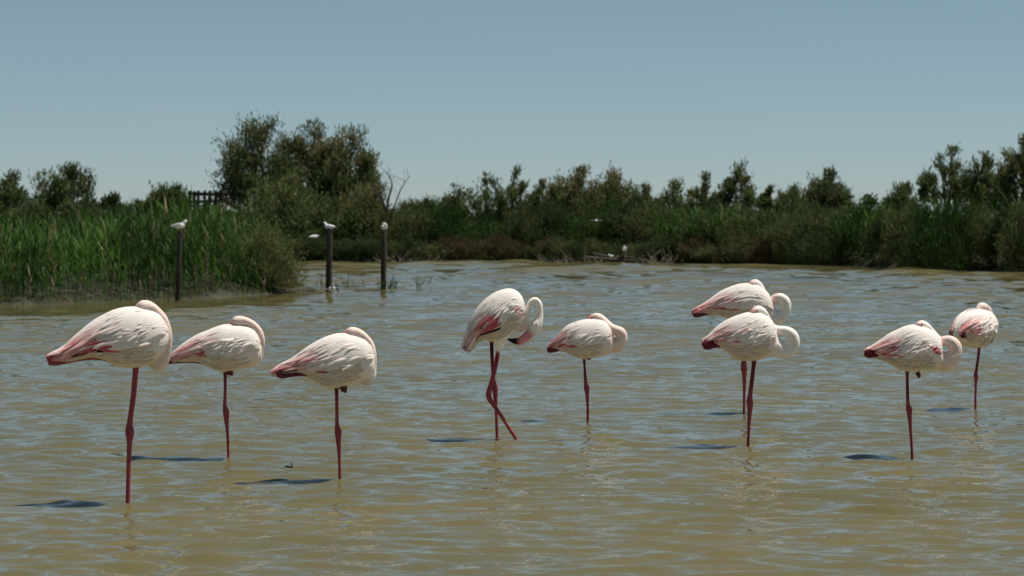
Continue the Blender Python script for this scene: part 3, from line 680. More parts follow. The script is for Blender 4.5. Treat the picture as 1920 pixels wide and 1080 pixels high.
def plant(name, seed, h, wd, lumps=7, tips=7, nspr=70, c0=OLIVE, c1=LIGHT, plume=0.00, stems=4, crown0=.3, spread=.16, leaf=(.17, .022),
          bark=BARKC, up=.7, r0=.07, lean=0.0, bare=0.0, parent_loc=(0, 0, 0), uneven=.22):
    """tamarisk-like tree or shrub: several stems fanning to lumps of feathery sprays; crown0 = where the crown begins"""
    R = np.random.default_rng(seed); root = empty(name, parent_loc)
    tr = Mb(); fo = Mb(); lc = []; lumps = int(lumps * 1.8); tips = max(4, int(tips * .72)); nspr = nspr * (.5 if spread < .1 else .9)
    cz, rz_ = (crown0 + 1) / 2, (1 - crown0) / 2
    for k in range(lumps):
        zz = 1 - 1.75 * (k + .2) / lumps; an = k * 2.39996 + R.uniform(-.35, .35); q = math.sqrt(max(0, 1 - zz * zz)); rho = R.uniform(.6, 1.0) if k else .96
        z = cz + zz * rz_ * rho; x, y = q * math.cos(an) * max(rho, .6), q * math.sin(an) * rho
        z -= uneven * R.uniform(0, 1) * max(z - crown0, 0) * .8 if k else 0
        lc.append((x * wd / 2 * .92 + lean * z * h, y * wd / 2 * .85, z * h))
    lc = np.array(lc)
    st = []
    for k in range(stems):
        tgt = lc[k % lumps] * np.array([.55, .55, .62]); b0 = np.array([R.normal(0, .05 * wd * .5), R.normal(0, .05 * wd * .5), -.15])
        P, r = branch(b0, tgt, r0 * R.uniform(.7, 1.1), r0 * .45, R, .10, 9); tr.add(*tube(P, r, 7), col=bark * R.uniform(.75, 1.2)); st.append(P)
    sp = np.vstack(st)
    for k, c in enumerate(lc):
        q = sp[sp[:, 2] < c[2] * .9] if (sp[:, 2] < c[2] * .9).any() else sp
        a = q[np.argmin(np.linalg.norm((q - c) * np.array([1, 1, .5]), axis=1))]
        P, r = branch(a, c, r0 * .5, r0 * .18, R, .10); tr.add(*tube(P, r, 5), col=bark * R.uniform(.7, 1.2))
        lr = spread * wd * R.uniform(.85, 1.5)
        isbare = R.uniform() < bare
        for j in range(tips):
            tp = c + np.clip(R.normal(size=3), -1.7, 1.7) * np.array([lr * .85, lr * .85, lr * 1.05]) * .72 + np.array([0, 0, lr * .1])
            tp[2] = min(max(tp[2], .06 * h), h * 1.03)
            a2 = P[R.integers(3, 7)]; P2, r2 = branch(a2, tp, r0 * .20, r0 * .05, R, .12, 5); tr.add(*tube(P2, r2, 4), col=bark * R.uniform(.7, 1.3))
            m_ = int(nspr * 1.25 * R.uniform(.5, 1.4) * (.12 if isbare else 1))
            if m_ < 1: continue
            # sprays follow the twig and droop a little outward
            s = R.uniform(.25, 1.10, m_)[:, None]; base = a2 * (1 - s) + tp * s
            nb_ = m_ // 4                          # and some along the limb below
            if nb_: base[:nb_] = P[R.integers(3, 7, nb_)] + R.normal(size=(nb_, 3)) * lr * .25
            cen = base + np.clip(R.normal(size=(m_, 3)), -1.8, 1.8) * lr * .36
            D = (cen - np.array([lean * h * .5, 0, h * .30])); D /= np.linalg.norm(D, axis=1)[:, None] + 1e-6
            D = D * .6 + np.array([0, 0, up]) + R.normal(size=(m_, 3)) * .55
            f = R.uniform(0, 1, m_)[:, None] ** 1.3; tone = R.uniform(.75, 1.25)
            cc = (c0 * (1 - f) + c1 * f) * tone
            if plume > 0:
                pm = (R.uniform(size=m_) < plume * smoothstep(.45, .95, cen[:, 2] / h) * (1.8 if j % 3 == 0 else .4))[:, None]
                cc = np.where(pm, PLUME * R.uniform(.7, 1.3, (m_, 1)), cc)
            cen[:, 2] = np.maximum(cen[:, 2], .02)
            V, Q, C = sprigs(cen, D, leaf[0] * R.uniform(.6, 1.6, m_), leaf[1] * R.uniform(.6, 1.5, m_), R, cc)
            fo.add(V, Q, None, C)
    tr.build('trunk', M_BARK, root)
    if fo.n: fo.build('crown', M_FOL, root, smooth=False)
    return root

def gz(x, y): return float(ground_z(np.array(x), np.array(y)))
def tree(name, px, ytop, wpx, d, label, seed, cat='tree', group='tamarisk trees on the far bank', **k):
    x = X_at(px, d); z0 = gz(x, d); h = (Z_at(ytop, d) - z0) * .95
    r = plant(name, seed, h, wpx / F * d, parent_loc=(x, d, z0), **k); tag(r, label, cat, group); return r

T = tree
# the big group behind the reed bank
T('tamarisk_tree', 487, 224, 180, 108, 'tallest big dark tamarisk beside the wooden viewing platform', 11, lumps=13, tips=9, nspr=95, plume=0.18, crown0=.22, stems=5, r0=.13, spread=.115, c0=DARK*1.25, c1=LIGHT*.8, lean=.0)
T('tamarisk_tree', 575, 226, 120, 109, 'tall tamarisk with rusty plumes in the middle of the big tree group', 12, lumps=10, tips=8, nspr=90, plume=0.29, crown0=.3, stems=4, r0=.12, spread=.13, c0=DARK*1.25, c1=LIGHT*.85)
T('tamarisk_tree', 652, 247, 150, 107, 'broad rounded tamarisk with rusty plumes next to the bare dead tree', 13, lumps=13, tips=9, nspr=100, plume=0.32, crown0=.2, stems=5, r0=.12, spread=.12, c0=OLIVE, c1=LIGHT*.9)
T('tamarisk_tree', 525, 322, 150, 105, 'lighter olive tamarisk in front of the big dark trees, pale trunks showing', 14, lumps=10, tips=8, nspr=80, plume=0.05, crown0=.2, stems=5, r0=.05, spread=.14, c1=LIGHT*1.1, bark=GREY)
T('tamarisk_tree', 690, 352, 110, 104, 'low rusty-tipped tamarisk leaning over the water beside the dead tree', 15, lumps=9, tips=7, nspr=80, plume=0.26, crown0=.1, stems=4, r0=.05, spread=.15)
T('tamarisk_tree', 605, 375, 140, 104, 'low wide olive tamarisk at the water under the big tree group', 16, lumps=10, tips=8, nspr=75, crown0=.08, stems=5, r0=.05, spread=.14)
# trees behind the reed bank
T('tamarisk_tree', 122, 310, 120, 92, 'open feathery tamarisk rising alone above the reed bank', 17, lumps=9, tips=7, nspr=75, crown0=.3, stems=3, r0=.07, spread=.125, c0=DARK*1.4, group='trees behind the reed bank', uneven=.4)
T('tamarisk_tree', 8, 330, 90, 92, 'tamarisk at the end of the reed bank, beyond the lone feathery one', 18, lumps=8, tips=7, nspr=70, crown0=.3, stems=3, r0=.06, spread=.14, group='trees behind the reed bank', uneven=.4)
T('bush', 208, 368, 60, 90, 'small dark bush between the lone tamarisk and the rounded bush', 19, cat='bush', lumps=7, tips=7, nspr=70, crown0=.4, stems=3, r0=.04, spread=.17, c0=DARK, c1=OLIVE, group='trees behind the reed bank')
T('bush', 312, 355, 90, 88, 'rounded dense bush beside the wooden viewing platform', 20, cat='bush', lumps=10, tips=8, nspr=80, crown0=.5, stems=4, r0=.05, spread=.15, c0=GREEN*.6, c1=LIGHT*.9, uneven=.1, group='trees behind the reed bank')
for q, (px, yt, wp) in enumerate([(60, 380, 90), (160, 385, 80), (255, 382, 70), (-40, 372, 110), (-110, 350, 110), (400, 388, 90), (450, 395, 80), (-190, 365, 130), (-280, 360, 130), (-370, 352, 130), (-470, 368, 140), (-570, 360, 140)]):
    T('bush', px, yt, wp, 86 + q % 3, 'low olive bush at the back of the reed bank', 30 + q, cat='bush', lumps=7, tips=7, nspr=60, crown0=.35, stems=3, r0=.04, spread=.17, c0=DARK*1.3, c1=LIGHT*.85, group='low bushes at the back of the reed bank')
# along the far bank
T('tamarisk_tree', 855, 352, 50, 107, 'slim pale-green tamarisk between the dead tree and the open airy one', 41, lumps=6, tips=6, nspr=55, crown0=.3, stems=3, r0=.05, spread=.2)
T('tamarisk_tree', 905, 328, 50, 108, 'nearly leafless tamarisk with thin upright twigs', 42, lumps=6, tips=7, nspr=30, crown0=.4, stems=4, r0=.04, spread=.2, bare=.6)
T('tamarisk_tree', 953, 311, 105, 106, 'open airy tamarisk with a dark forked trunk leaning over the bank', 43, lumps=10, tips=6, nspr=52, crown0=.38, stems=5, r0=.085, spread=.075, uneven=.4, bark=BARKC*.6, lean=.06)
T('tamarisk_tree', 1012, 338, 60, 107, 'small airy tamarisk tucked against the brown-topped thicket', 44, lumps=7, tips=6, nspr=45, crown0=.4, stems=3, r0=.06, spread=.11, uneven=.4, bark=BARKC*.6)
T('tamarisk_tree', 1075, 318, 110, 106, 'brown-topped bushy tamarisk beside the small airy one', 45, lumps=11, tips=8, nspr=85, plume=0.39, crown0=.15, stems=5, r0=.07, spread=.13)
T('tamarisk_tree', 1145, 317, 120, 107, 'bushiest rust-crowned tamarisk behind the fallen branches', 46, lumps=12, tips=8, nspr=85, plume=0.37, crown0=.15, stems=5, r0=.07, spread=.125)
T('tamarisk_tree', 1205, 348, 80, 105, 'ragged tamarisk with upright tufts beside the rust-crowned one', 47, lumps=9, tips=7, nspr=60, plume=0.08, crown0=.15, stems=5, r0=.05, spread=.13, uneven=.35)
T('tamarisk_tree', 1258, 343, 70, 105, 'ragged greyish tamarisk of thin upright shoots next to the two-headed one', 48, lumps=8, tips=7, nspr=55, plume=0.05, crown0=.2, stems=5, r0=.05, spread=.14, uneven=.35)
T('tamarisk_tree', 1315, 323, 66, 104, 'slender two-headed tamarisk with a rusty tuft on top', 49, lumps=8, tips=7, nspr=60, plume=0.32, crown0=.35, stems=3, r0=.06, spread=.095, uneven=.4)
T('tamarisk_tree', 1383, 302, 90, 104, 'upright tamarisk with see-through crown above the reeds', 50, lumps=10, tips=7, nspr=70, plume=0.16, crown0=.34, stems=4, r0=.07, spread=.085, uneven=.35)
T('tamarisk_tree', 1425, 350, 30, 103, 'thin single-stemmed tamarisk slanting out sideways', 51, lumps=4, tips=5, nspr=60, plume=0.11, crown0=.5, stems=2, r0=.05, spread=.25, lean=.12)
T('tamarisk_tree', 1482, 357, 70, 102, 'squat yellow-green tamarisk beside the two-humped dark one', 52, lumps=8, tips=7, nspr=75, crown0=.3, stems=3, r0=.05, spread=.15, c1=LIGHT*1.15)
T('tamarisk_tree', 1550, 323, 105, 102, 'two-humped dark green tamarisk with a dense crown', 53, lumps=12, tips=8, nspr=90, plume=0.08, crown0=.2, stems=4, r0=.08, spread=.12, c0=DARK*1.3, c1=LIGHT*.85)
T('tamarisk_tree', 1625, 372, 60, 101, 'bright green low bush behind the tall reeds', 54, cat='bush', lumps=7, tips=7, nspr=70, crown0=.2, stems=3, r0=.04, spread=.17, c0=GREEN*.7, c1=GREEN*1.2)
T('tamarisk_tree', 1690, 352, 75, 100, 'small rounded tamarisk beside the tall open tree', 55, lumps=9, tips=7, nspr=70, crown0=.3, stems=3, r0=.05, spread=.14)
T('tamarisk_tree', 1778, 268, 130, 98, 'tall open tree with many bare forking limbs and tufted tips', 56, lumps=14, tips=6, nspr=62, crown0=.42, stems=7, r0=.09, spread=.062, uneven=.4, bark=BARKC*.6)
T('tamarisk_tree', 1848, 290, 90, 97, 'grey-green tamarisk between the tall open tree and the tallest rusty one', 57, lumps=10, tips=7, nspr=60, crown0=.3, stems=4, r0=.06, spread=.12, plume=0.08)
T('tamarisk_tree', 1915, 252, 110, 95, 'tallest rusty tamarisk past the tall open tree', 58, lumps=12, tips=8, nspr=80, crown0=.2, stems=4, r0=.09, spread=.12, plume=0.24)
T('tamarisk_tree', 2030, 280, 130, 93, 'tamarisk beyond the tallest rusty one', 59, lumps=10, tips=7, nspr=60, crown0=.2, stems=4, r0=.08, spread=.13)
T('bush', 795, 378, 110, 108, 'dark rounded green bush behind the dead tree', 60, cat='bush', lumps=10, tips=8, nspr=80, crown0=.2, stems=4, r0=.05, spread=.15, c0=DARK*1.2, c1=GREEN*.9, uneven=.12)

# dead tree and dead brush
def bare_tree(name, px, base, d, segs, label, r0, seed, cat='tree', twigs=16):
    R = np.random.default_rng(seed); x = X_at(px, d); z0 = gz(x, d); root = empty(name, (x, d, z0)); mb = Mb(); tw = Mb()
    for (pts, ra, rb) in segs:
        A = np.array([[(p[0] - px) / F * d, R.normal(0, .15) if n_ else 0, max(Z_at(p[1], d) - z0, -.1)] for n_, p in enumerate(pts)])
        P = catmull(A, 14); mb.add(*tube(P, np.linspace(ra, rb, 14), 7), col=BARKC * .75)
        for k in range(twigs):
            a = P[R.integers(5, 14)]; b_ = a + np.array([R.normal(0, .35), R.normal(0, .3), R.uniform(.1, .6)])
            Q_, r_ = branch(a, b_, rb * .5, .006, R, .12, 5); tw.add(*tube(Q_, r_, 4), col=BARKC * R.uniform(.7, 1.2))
    mb.build('trunk', M_BARK, root); tw.build('twigs', M_BARK, root); tag(root, label, cat); return root
bare_tree('dead_tree', 726, 480, 103.5, [([(726, 482), (722, 430), (728, 375), (735, 345), (724, 322)], .065, .012), ([(722, 425), (738, 390), (752, 355), (768, 330)], .04, .010), ([(724, 400), (716, 370), (712, 350)], .05, .012)], 'bare dead tree with two forked limbs behind the posts', .1, 71, twigs=9)
def brush(px, base, wpx, hpx, d, label, seed, n=70, col=GREY):
    R = np.random.default_rng(seed); x = X_at(px, d); z0 = gz(x, d); root = empty('dead_brush', (x, d, z0)); mb = Mb(); W = wpx / F * d; Hh = hpx / F * d
    for k in range(n):
        a = np.array([R.uniform(-.5, .5) * W, R.uniform(-.5, .5) * W * .5, 0]); an = R.normal(0, 1.0)
        L = R.uniform(.4, 1.1) * max(Hh, W * .35); b_ = a + np.array([math.sin(an) * L, R.normal(0, .3) * L, abs(math.cos(an)) * min(L, Hh) * R.uniform(.3, 1)])
        P, r = branch(a, b_, R.uniform(.012, .03), .006, R, .2, 6); mb.add(*tube(P, r, 4), col=col * R.uniform(.5, 1.2))
    mb.build('twigs', M_BARK, root); tag(root, label, 'brush'); return root
brush(765, 488, 130, 45, 101.8, 'heap of grey dead twigs at the waterline behind the free-standing post', 72, 150)
brush(1075, 488, 120, 40, 101.3, 'tangle of dead branches at the waterline below the brown-topped tamarisk', 73, 90)
brush(1230, 480, 50, 55, 98.5, 'pale dry twigs standing at the waterline beside the far reeds', 74, 90, GREY * 1.5)

# fallen log with two gulls
dl = 99.6; root = empty('fallen_branch', (X_at(1160, dl), dl, 0)); mb = Mb(); R = np.random.default_rng(5)
for pts, ra in (([(1095, 482), (1130, 484), (1165, 487), (1215, 489)], .035), ([(1110, 474), (1140, 480), (1175, 481), (1210, 487)], .028), ([(1150, 488), (1172, 476), (1190, 478)], .022), ([(1172, 490), (1172, 478), (1171, 472)], .03)):
    A = np.array([[(p[0] - 1160) / F * dl, R.normal(0, .1), Z_at(p[1], dl)] for p in pts]); mb.add(*tube(catmull(A, 12), np.linspace(ra, ra * .4, 12), 7), col=GREY * .9)
mb.build('trunk', M_BARK, root); tag(root, 'pale fallen branches lying at the waterline with white gulls on them', 'branch')
small_bird('gull', 'round white gull sitting on the fallen branches at the far waterline', 'gull', (X_at(1171, dl), dl, Z_at(472, dl) - .02), math.radians(-70), 1.0, GB, G_PREEN, .075, 'gulls on the fallen branches', 'pale')
small_bird('gull', 'smaller gull low down at the end of the fallen branches', 'gull', (X_at(1146, dl), dl, Z_at(484, dl)), math.radians(150), .7, GB, G_STAND, .06, 'gulls on the fallen branches', 'pale')

# shrubs along the far waterline: a few of each kind, copied
def protos(kind, n, **k):
    return [plant('shrub', 200 + 17 * q + hash_(kind), 1.0, 1.6, **k) for q in range(n)]
def hash_(s): return sum(ord(c) for c in s)
KINDS = {
 'olive': (protos('olive', 4, lumps=9, tips=7, nspr=62, crown0=.05, stems=5, r0=.03, spread=.16, leaf=(.10, .012), plume=0.05, c0=OLIVE*.9, c1=LIGHT*.85), 'olive feathery shrub', 'olive shrubs along the far bank'),
 'dark': (protos('dark', 3, lumps=9, tips=7, nspr=62, crown0=.05, stems=5, r0=.03, spread=.16, leaf=(.10, .013), c0=DARK, c1=OLIVE*1.1), 'dark green shrub', 'dark shrubs along the far bank'),
 'rust': (protos('rust', 2, lumps=8, tips=7, nspr=62, crown0=.0, stems=4, r0=.03, spread=.17, leaf=(.09, .014), c0=RUST*.6, c1=RUST*1.3+OLIVE*.4), 'low reddish-brown shrub', 'reddish-brown shrubs at the far waterline'),
 'green': (protos('green', 3, lumps=8, tips=7, nspr=62, crown0=.0, stems=4, r0=.03, spread=.17, leaf=(.10, .014), c0=GREEN*.55, c1=GREEN*1.25), 'fresh green shrub', 'green shrubs along the far bank'),
}
used = set()
NICK = [(487, 'tallest big dark tamarisk'), (575, 'middle of the big tree group'), (652, 'broad rounded tamarisk'), (726, 'bare dead tree'), (795, 'dark rounded green bush'), (855, 'slim pale-green tamarisk'),
 (905, 'nearly leafless tamarisk'), (953, 'open airy tamarisk'), (1012, 'small airy tamarisk'), (1075, 'brown-topped bushy tamarisk'), (1145, 'rust-crowned tamarisk behind the fallen branches'), (1205, 'ragged tufted tamarisk'),
 (1258, 'ragged greyish tamarisk'), (1315, 'slender two-headed tamarisk'), (1383, 'upright see-through tamarisk'), (1482, 'squat yellow-green tamarisk'), (1550, 'two-humped dark tamarisk'), (1625, 'bright green low bush'),
 (1690, 'small rounded tamarisk'), (1778, 'tall open tree'), (1848, 'grey-green tamarisk'), (1915, 'tallest rusty tamarisk'), (2030, 'last tamarisk')]
def put_shrub(kind, px, ytop, wpx, d, R, row='beside'):
    ps, lab, grp = KINDS[kind]; q = int(R.integers(len(ps))); p = ps[q]; x = X_at(px, d); z0 = gz(x, d); h = max(Z_at(ytop, d) - z0, .3); wd = wpx / F * d
    loc = (x, d, z0); sc = (wd / 1.6, wd / 1.6 * R.uniform(.7, 1.0), h); rz = R.choice([0, math.pi]) + R.uniform(-.4, .4)
    if (kind, q) in used: o = copy_tree(p, loc, rz, sc)
    else: o = p; used.add((kind, q)); o.location = loc; o.rotation_euler = (0, 0, rz); o.scale = sc
    nick = min(NICK, key=lambda n_: abs(n_[0] - px))[1]
    tag(o, f"{lab} {row} the {nick}", 'shrub', grp)
R = np.random.default_rng(77)
px = 535.0
while px < 2060:                     # tall back row
    xx = X_at(px, 103); d = float(far_shore(xx)) + R.uniform(3, 6)
    put_shrub(R.choice(['olive', 'olive', 'dark', 'green']), px, R.uniform(382, 408) + (10 if px > 1580 else 0), R.uniform(70, 120), d, R, 'in the thicket around'); px += R.uniform(30, 46)
px = 530.0
while px < 1560:                     # middle row
    xx = X_at(px, 102); d = float(far_shore(xx)) + R.uniform(1.4, 2.6)
    put_shrub(R.choice(['olive', 'olive', 'dark', 'olive', 'green']), px, R.uniform(392, 428), R.uniform(65, 110), d, R, 'partway up the bank below'); px += R.uniform(28, 42)
px = 530.0
while px < 1570:                     # at the waterline
    xx = X_at(px, 102); d = float(far_shore(xx)) + R.uniform(.1, .7)
    kind = 'rust' if 850 < px < 985 or R.uniform() < .12 else R.choice(['dark', 'olive', 'dark'])
    put_shrub(kind, px, R.uniform(445, 466), R.uniform(45, 85), d, R, 'at the waterline below'); px += R.uniform(24, 38)
for kk, v in KINDS.items():           # drop any prototype that was not placed
    for q, p in enumerate(v[0]):
        if (kk, q) not in used:
            for c in list(p.children): bpy.data.objects.remove(c)
            bpy.data.objects.remove(p)

# ------------------------------------------------------------------ reeds
def ribbons(root, dirs, L, W, droop, R, cols, n=4):
    """arching leaf strips; returns V,Q,C"""
    N = len(root); s = np.linspace(0, 1, n + 1)
    hd = dirs.copy(); hd[:, 2] = 0; hd /= np.linalg.norm(hd, axis=1)[:, None] + 1e-6
    side = np.stack([-hd[:, 1], hd[:, 0], np.zeros(N)], 1); tw = R.normal(0, .5, (N, 1)); side = side + hd * tw; side /= np.linalg.norm(side, axis=1)[:, None] + 1e-6
    P = root[:, None, :] + dirs[:, None, :] * (L[:, None] * s[None, :])[..., None]
    P[..., 2] -= droop[:, None] * L[:, None] * s[None, :] ** 2.2
    P += hd[:, None, :] * (droop * L * .6)[:, None, None] * (s ** 2)[None, :, None]
    wprof = np.array([.6, 1, .85, .5, .06])[:n + 1] if n == 4 else np.linspace(1, .1, n + 1)
    A = P + side[:, None, :] * (W[:, None] * wprof[None, :])[..., None]; B = P - side[:, None, :] * (W[:, None] * wprof[None, :])[..., None]
    V = np.stack([A, B], 2).reshape(-1, 3); b0 = np.arange(N)[:, None] * (2 * (n + 1)) + 2 * np.arange(n)[None, :]
    Q = np.stack([b0, b0 + 1, b0 + 3, b0 + 2], -1).reshape(-1, 4)
    return V, Q, np.repeat(cols, 2 * (n + 1), 0)

def reed_mass(x, y, h, R, c0, c1, dry=.05, leaves=5, wleaf=.013):
    """stems with leaves at ground points (x,y), heights h"""
    N = len(x); z = ground_z(x, y) - .05; root = np.stack([x, y, z], 1); mb = Mb()
    ln = R.normal(0, .07, (N, 2)) + np.array([-.02, 0]); d0 = np.concatenate([ln, np.ones((N, 1))], 1)
    f = R.uniform(0, 1, (N, 1)); patch = (vnoise(x * 1.1, y * .8, 31)[:, None] - .5) * 1.1
    col = (c0 * (1 - f) + c1 * f) * (1 + patch); dm = R.uniform(size=(N, 1)) < dry; col = np.where(dm, np.array([.26, .21, .12]) * R.uniform(.5, 1.1, (N, 1)), col)
    mb.add(*[a for a in ribbons(root, d0, h, np.full(N, .006), np.full(N, .03), R, col)[:2]], None, np.repeat(col, 10, 0))
    for k in range(leaves):
        s = R.uniform(.25, .95, N); rt = root + d0 * (h * s)[:, None]
        an = R.uniform(0, 2 * np.pi, N); lean = R.uniform(.18, .55, N)
        dd = np.stack([np.cos(an) * lean, np.sin(an) * lean, np.ones(N)], 1)
        L = h * R.uniform(.22, .42, N); cc = col * R.uniform(.75, 1.35, (N, 1))
        V, Q, C = ribbons(rt, dd, L, wleaf * R.uniform(.6, 1.3, N), R.uniform(.0, .45, N), R, cc); mb.add(V, Q, None, C)
    return mb
R = np.random.default_rng(99)
def scatter(n, xa, xb, ya, yb, cond):
    x = R.uniform(xa, xb, n); y = R.uniform(ya, yb, n); k = cond(x, y); return x[k], y[k]
RG0, RG1 = np.array([.014, .046, .008]), np.array([.075, .150, .026])
# reed bank, front belt: low at one end, tall towards the tip
x, y = scatter(9000, -17, -5.4, 50, 66, lambda x, y: (land(x, y) > .35) & (y - near_shore(x) < 4.5))
hh = np.interp(x, [-17, -10, -9, -7.6, -6.6, -5.9, -5.3], [1.05, 1.0, 1.15, 1.5, 1.4, 1.1, .8]) * R.uniform(.7, 1.15, len(x)) * np.interp(y - near_shore(x), [0, .6, 1.5, 4], [.55, .8, 1, 1.08])
o = reed_mass(x, y, hh, R, RG0, RG1, .05).build('reed_bed', M_REED); tag(o, 'dense green reeds on the bank behind the thin grey post', 'reeds', kind='stuff')
x, y = scatter(9000, -17, -5.2, 50, 66, lambda x, y: (land(x, y) > .12) & (y - near_shore(x) < 1.5))
o = reed_mass(x, y, R.uniform(.3, .75, len(x)), R, RG0, RG1, .12, leaves=4).build('reed_bed', M_REED); tag(o, 'short young reeds crowding the waterline in front of the reed bank', 'reeds', kind='stuff')
# reed bank, back belt
x, y = scatter(8000, -24, -5.9, 58, 84, lambda x, y: (land(x, y) > .5) & (y - near_shore(x) > 4) & (y - near_shore(x) < 19))
hh = np.interp(x / y * F + 960, [-300, 100, 230, 330, 430, 520], [1.2, 1.25, 1.3, 1.55, 1.5, 1.1]) * R.uniform(.75, 1.1, len(x))
o = reed_mass(x, y, hh, R, RG0 * .9, RG1 * .9, .06, leaves=4, wleaf=.018).build('reed_bed', M_REED); tag(o, 'darker reeds filling the back of the reed bank below the bushes', 'reeds', kind='stuff')
# far reeds
x, y = scatter(7000, 9.5, 24, 72, 99, lambda x, y: (land(x, y) > .2) & (y - far_shore(x) < 4.0))
hh = np.interp(x / y * F + 960, [1500, 1560, 1600, 1800, 2100], [.6, 1.35, 1.55, 1.7, 1.8]) * R.uniform(.7, 1.12, len(x))
o = reed_mass(x, y, hh, R, RG0 * 1.1, RG1 * 1.35, .05, leaves=4, wleaf=.02).build('reed_bed', M_REED); tag(o, 'tall green reeds on the far bank below the tall open tree', 'reeds', kind='stuff')
x, y = scatter(2600, 5.5, 10.5, 94, 104, lambda x, y: (land(x, y) > .6) & (y - far_shore(x) < 3.5))
o = reed_mass(x, y, R.uniform(.9, 1.7, len(x)), R, RG0, RG1 * .85, .10, leaves=4, wleaf=.02).build('reed_bed', M_REED); tag(o, 'short reeds between shrubs on the far bank below the upright tamarisk', 'reeds', kind='stuff')
# dry fringe along both waterlines
def fringe(n, xa, xb, shore, lab, hs, R, wl):
    x = R.uniform(xa, xb, n); y = shore(x) + R.normal(.35, .28, n); k = land(x, y) > -.15; x, y = x[k], y[k]; n = len(x)
    rt = np.stack([x, y, np.maximum(ground_z(x, y), -.02) - .02], 1); an = R.uniform(0, 6.28, n); le = R.uniform(.2, 1.3, n)
    dd = np.stack([np.cos(an) * le, np.sin(an) * le, np.ones(n)], 1); f = R.uniform(0, 1, (n, 1)) ** 1.5
    cc = np.array([.022, .022, .010]) * (1 - f) + np.array([.10, .08, .042]) * f
    gk = R.uniform(size=(n, 1)) < .35; cc = np.where(gk, RG1 * .9, cc)
    V, Q, C = ribbons(rt, dd, hs * R.uniform(.5, 1.5, n), np.full(n, wl), R.uniform(.1, .7, n), R, cc)
    o = mesh_obj('dry_grass', V, Q, M_REED, None, C); tag(o, lab, 'grass', kind='stuff')
fringe(5200, -17, -5.0, near_shore, 'dry straw-coloured grass along the waterline of the reed bank', .13, R, .007)
fringe(5000, -9, 20, far_shore, 'dry grass along the far waterline', .38, R, .011)

# shrubs at the tip of the reed bank
tip = plant('shrub', 301, 1.25, 2.0, uneven=.5, lumps=10, tips=8, nspr=90, crown0=.0, stems=5, r0=.03, spread=.15, leaf=(.10, .010), c0=OLIVE, c1=LIGHT*.9+RUST*.3, plume=0.13, parent_loc=(-6.0, 61.6, gz(-6.0, 61.6)))
tag(tip, 'brownish shrub with rusty tips at the end of the reed bank', 'shrub')
tip = plant('shrub', 302, .7, 1.5, uneven=.5, lumps=8, tips=7, nspr=80, crown0=.0, stems=5, r0=.02, spread=.16, leaf=(.09, .009), c0=OLIVE, c1=np.array([.16, .13, .06]), parent_loc=(-5.5, 61.5, gz(-5.5, 61.5)))
tag(tip, 'low straw-coloured shrub touching the water at the end of the reed bank', 'shrub')

# mud spit with drift reeds, and tufts of reeds standing in the water
n = 30; sx = np.linspace(-5.6, -2.95, n); sy = np.interp(sx, [-5.6, -4.4, -2.95], [62.6, 63.2, 64.6]); R2 = np.random.default_rng(3)
P = np.stack([sx, sy, np.full(n, -.03)], 1); V, Q, T_ = tube(P, .20 * (1 + R2.normal(0, .2, n)) * np.interp(sx, [-5.6, -4, -2.95], [1.2, .8, .35]), 10)
V[:, 2] = -.03 + (V[:, 2] + .03) * .42 + R2.normal(0, .006, len(V))
tag(mesh_obj('mud_spit', V, [Q, T_], bpy.data.materials['bank_soil']), kind='structure')
def tuft(px, base, hpx, n, label, seed, spread=.18, group='reed tufts standing in the water'):
    R = np.random.default_rng(seed); d = dist_at(base); x0 = X_at(px, d); h = hpx / F * d
    root = empty('reed_tuft', (x0, d, 0)); rt = np.stack([R.normal(0, spread, n), R.normal(0, spread * .6, n), np.full(n, -.15)], 1)
    an = R.uniform(0, 6.28, n); le = R.uniform(.02, .45, n); dd = np.stack([np.cos(an) * le, np.sin(an) * le * .5, np.ones(n)], 1)
    cc = np.array([.035, .055, .018]) * R.uniform(.6, 1.6, (n, 1)); mb = Mb()
    V, Q, C = ribbons(rt, dd, h * R.uniform(.5, 1.1, n) + .15, np.full(n, .012), R.uniform(0, .35, n), R, cc); mb.add(V, Q, None, C)
    m2 = n; s = R.uniform(.4, .8, m2); r2 = rt + dd * ((h * .7) * s)[:, None]; an2 = R.uniform(0, 6.28, m2)
    d2 = np.stack([np.cos(an2) * .7, np.sin(an2) * .3, np.ones(m2)], 1); V, Q, C = ribbons(r2, d2, np.full(m2, h * .35), np.full(m2, .014), R.uniform(.1, .5, m2), R, cc); mb.add(V, Q, None, C)
    mb.build('leaves', M_REED, root); tag(root, label, 'reeds', group)
tuft(546, 543, 42, 9, 'reed tuft touching the shrubs at the end of the reed bank', 81)
tuft(575, 541, 40, 8, 'sparse reed tuft between the reed bank and the thick dark post', 82, .2)
tuft(648, 541, 45, 9, 'sparse reed tuft between the thick dark post and the post in open water', 83, .3)
tuft(736, 543, 40, 16, 'dense reed tuft at the foot of the post in open water', 84, .12)
tuft(790, 544, 48, 6, 'last thin reed tuft standing alone in open water', 85, .12)
tuft(608, 543, 30, 5, 'few reed blades at the foot of the thick dark post', 86, .12)

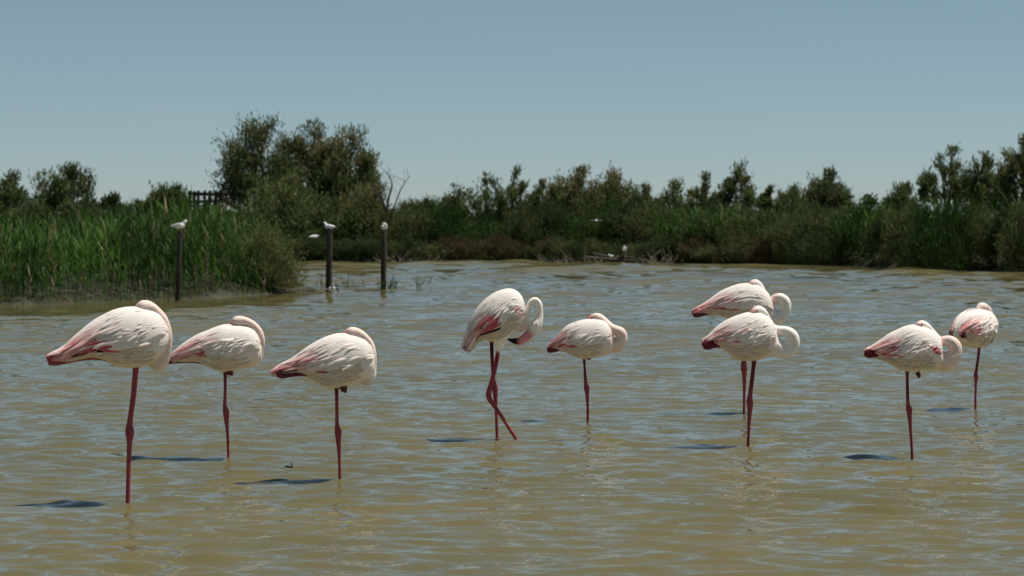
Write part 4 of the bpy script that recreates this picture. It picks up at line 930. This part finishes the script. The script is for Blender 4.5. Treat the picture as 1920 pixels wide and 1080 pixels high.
# ------------------------------------------------------------------ wooden viewing platform above the reeds
dp = 84.0; x0 = X_at(392, dp); root = empty('viewing_platform', (x0, dp, gz(x0, dp)))
zg = gz(x0, dp); s_ = dp / F; ztop = Z_at(362, dp) - zg; zdk = Z_at(386, dp) - zg
def box(name, c, sz, rot=0.0, col=(.05, .038, .028)):
    V = np.array([[a, b_, c_] for a in (-1, 1) for b_ in (-1, 1) for c_ in (-1, 1)]) * np.array(sz) / 2
    cs, sn = math.cos(rot), math.sin(rot); V = np.stack([V[:, 0] * cs - V[:, 2] * sn, V[:, 1], V[:, 0] * sn + V[:, 2] * cs], 1)
    Q = np.array([[0, 1, 3, 2], [4, 6, 7, 5], [0, 4, 5, 1], [2, 3, 7, 6], [0, 2, 6, 4], [1, 5, 7, 3]])
    o = mesh_obj(name, V, Q, M_WOOD, root, np.repeat(np.array([col]), 8, 0), smooth=False); o.location = c; return o
for q, pxp in enumerate([357, 371, 384, 393, 405, 414]):
    for yy in ((0,) if q % 2 else (0, 1.2)):
        box('post', ((pxp - 392) * s_, yy, (ztop + .08) / 2 - .1), (.085, .085, ztop + .28), R.normal(0, .02))
for yy in (-.06, 1.26):
    box('rail', ((385 - 392) * s_, yy, ztop - .03), (66 * s_, .05, .10), -.02)
    box('rail', ((385 - 392) * s_, yy, ztop - .26), (62 * s_, .045, .08), .03)
for k in range(9): box('deck_plank', ((357 - 392) * s_ + k * .117 + .06, .6, zdk), (.105, 1.35, .045), 0, (.16, .12, .085))
for yy in (0.0, 1.1): box('ramp_rail', ((424 - 392) * s_, yy, ztop - .28), (44 * s_, .05, .09), -.62, (.09, .065, .045))
for yy in (.1, 1.0): box('ramp_beam', ((424 - 392) * s_, yy, zdk - .32), (50 * s_, .06, .14), -.62, (.07, .05, .035))
tag(root, 'dark wooden viewing platform with post railing above the reeds', 'platform')

# ------------------------------------------------------------------ floating scrap of dark feather
d_ = dist_at(880); root = empty('floating_feather', (X_at(542, d_), d_, .004)); mb = Mb()
mb.add(*tube(catmull([(-.035, 0, .012), (-.012, .004, .016), (.012, 0, .012), (.026, 0, .014)], 10), np.interp(np.linspace(0, 1, 10), [0, .4, 1], [.003, .008, .005]), 8), col=np.array([.02, .018, .018]))
mb.add(*tube(catmull([(.022, 0, .010), (.020, .002, .028), (.012, 0, .046)], 8), np.linspace(.005, .002, 8), 6), col=np.array([.02, .018, .018]))
mb.build('vane', M_FEATH, root); tag(root, 'tiny curled black feather floating on the water', 'feather')
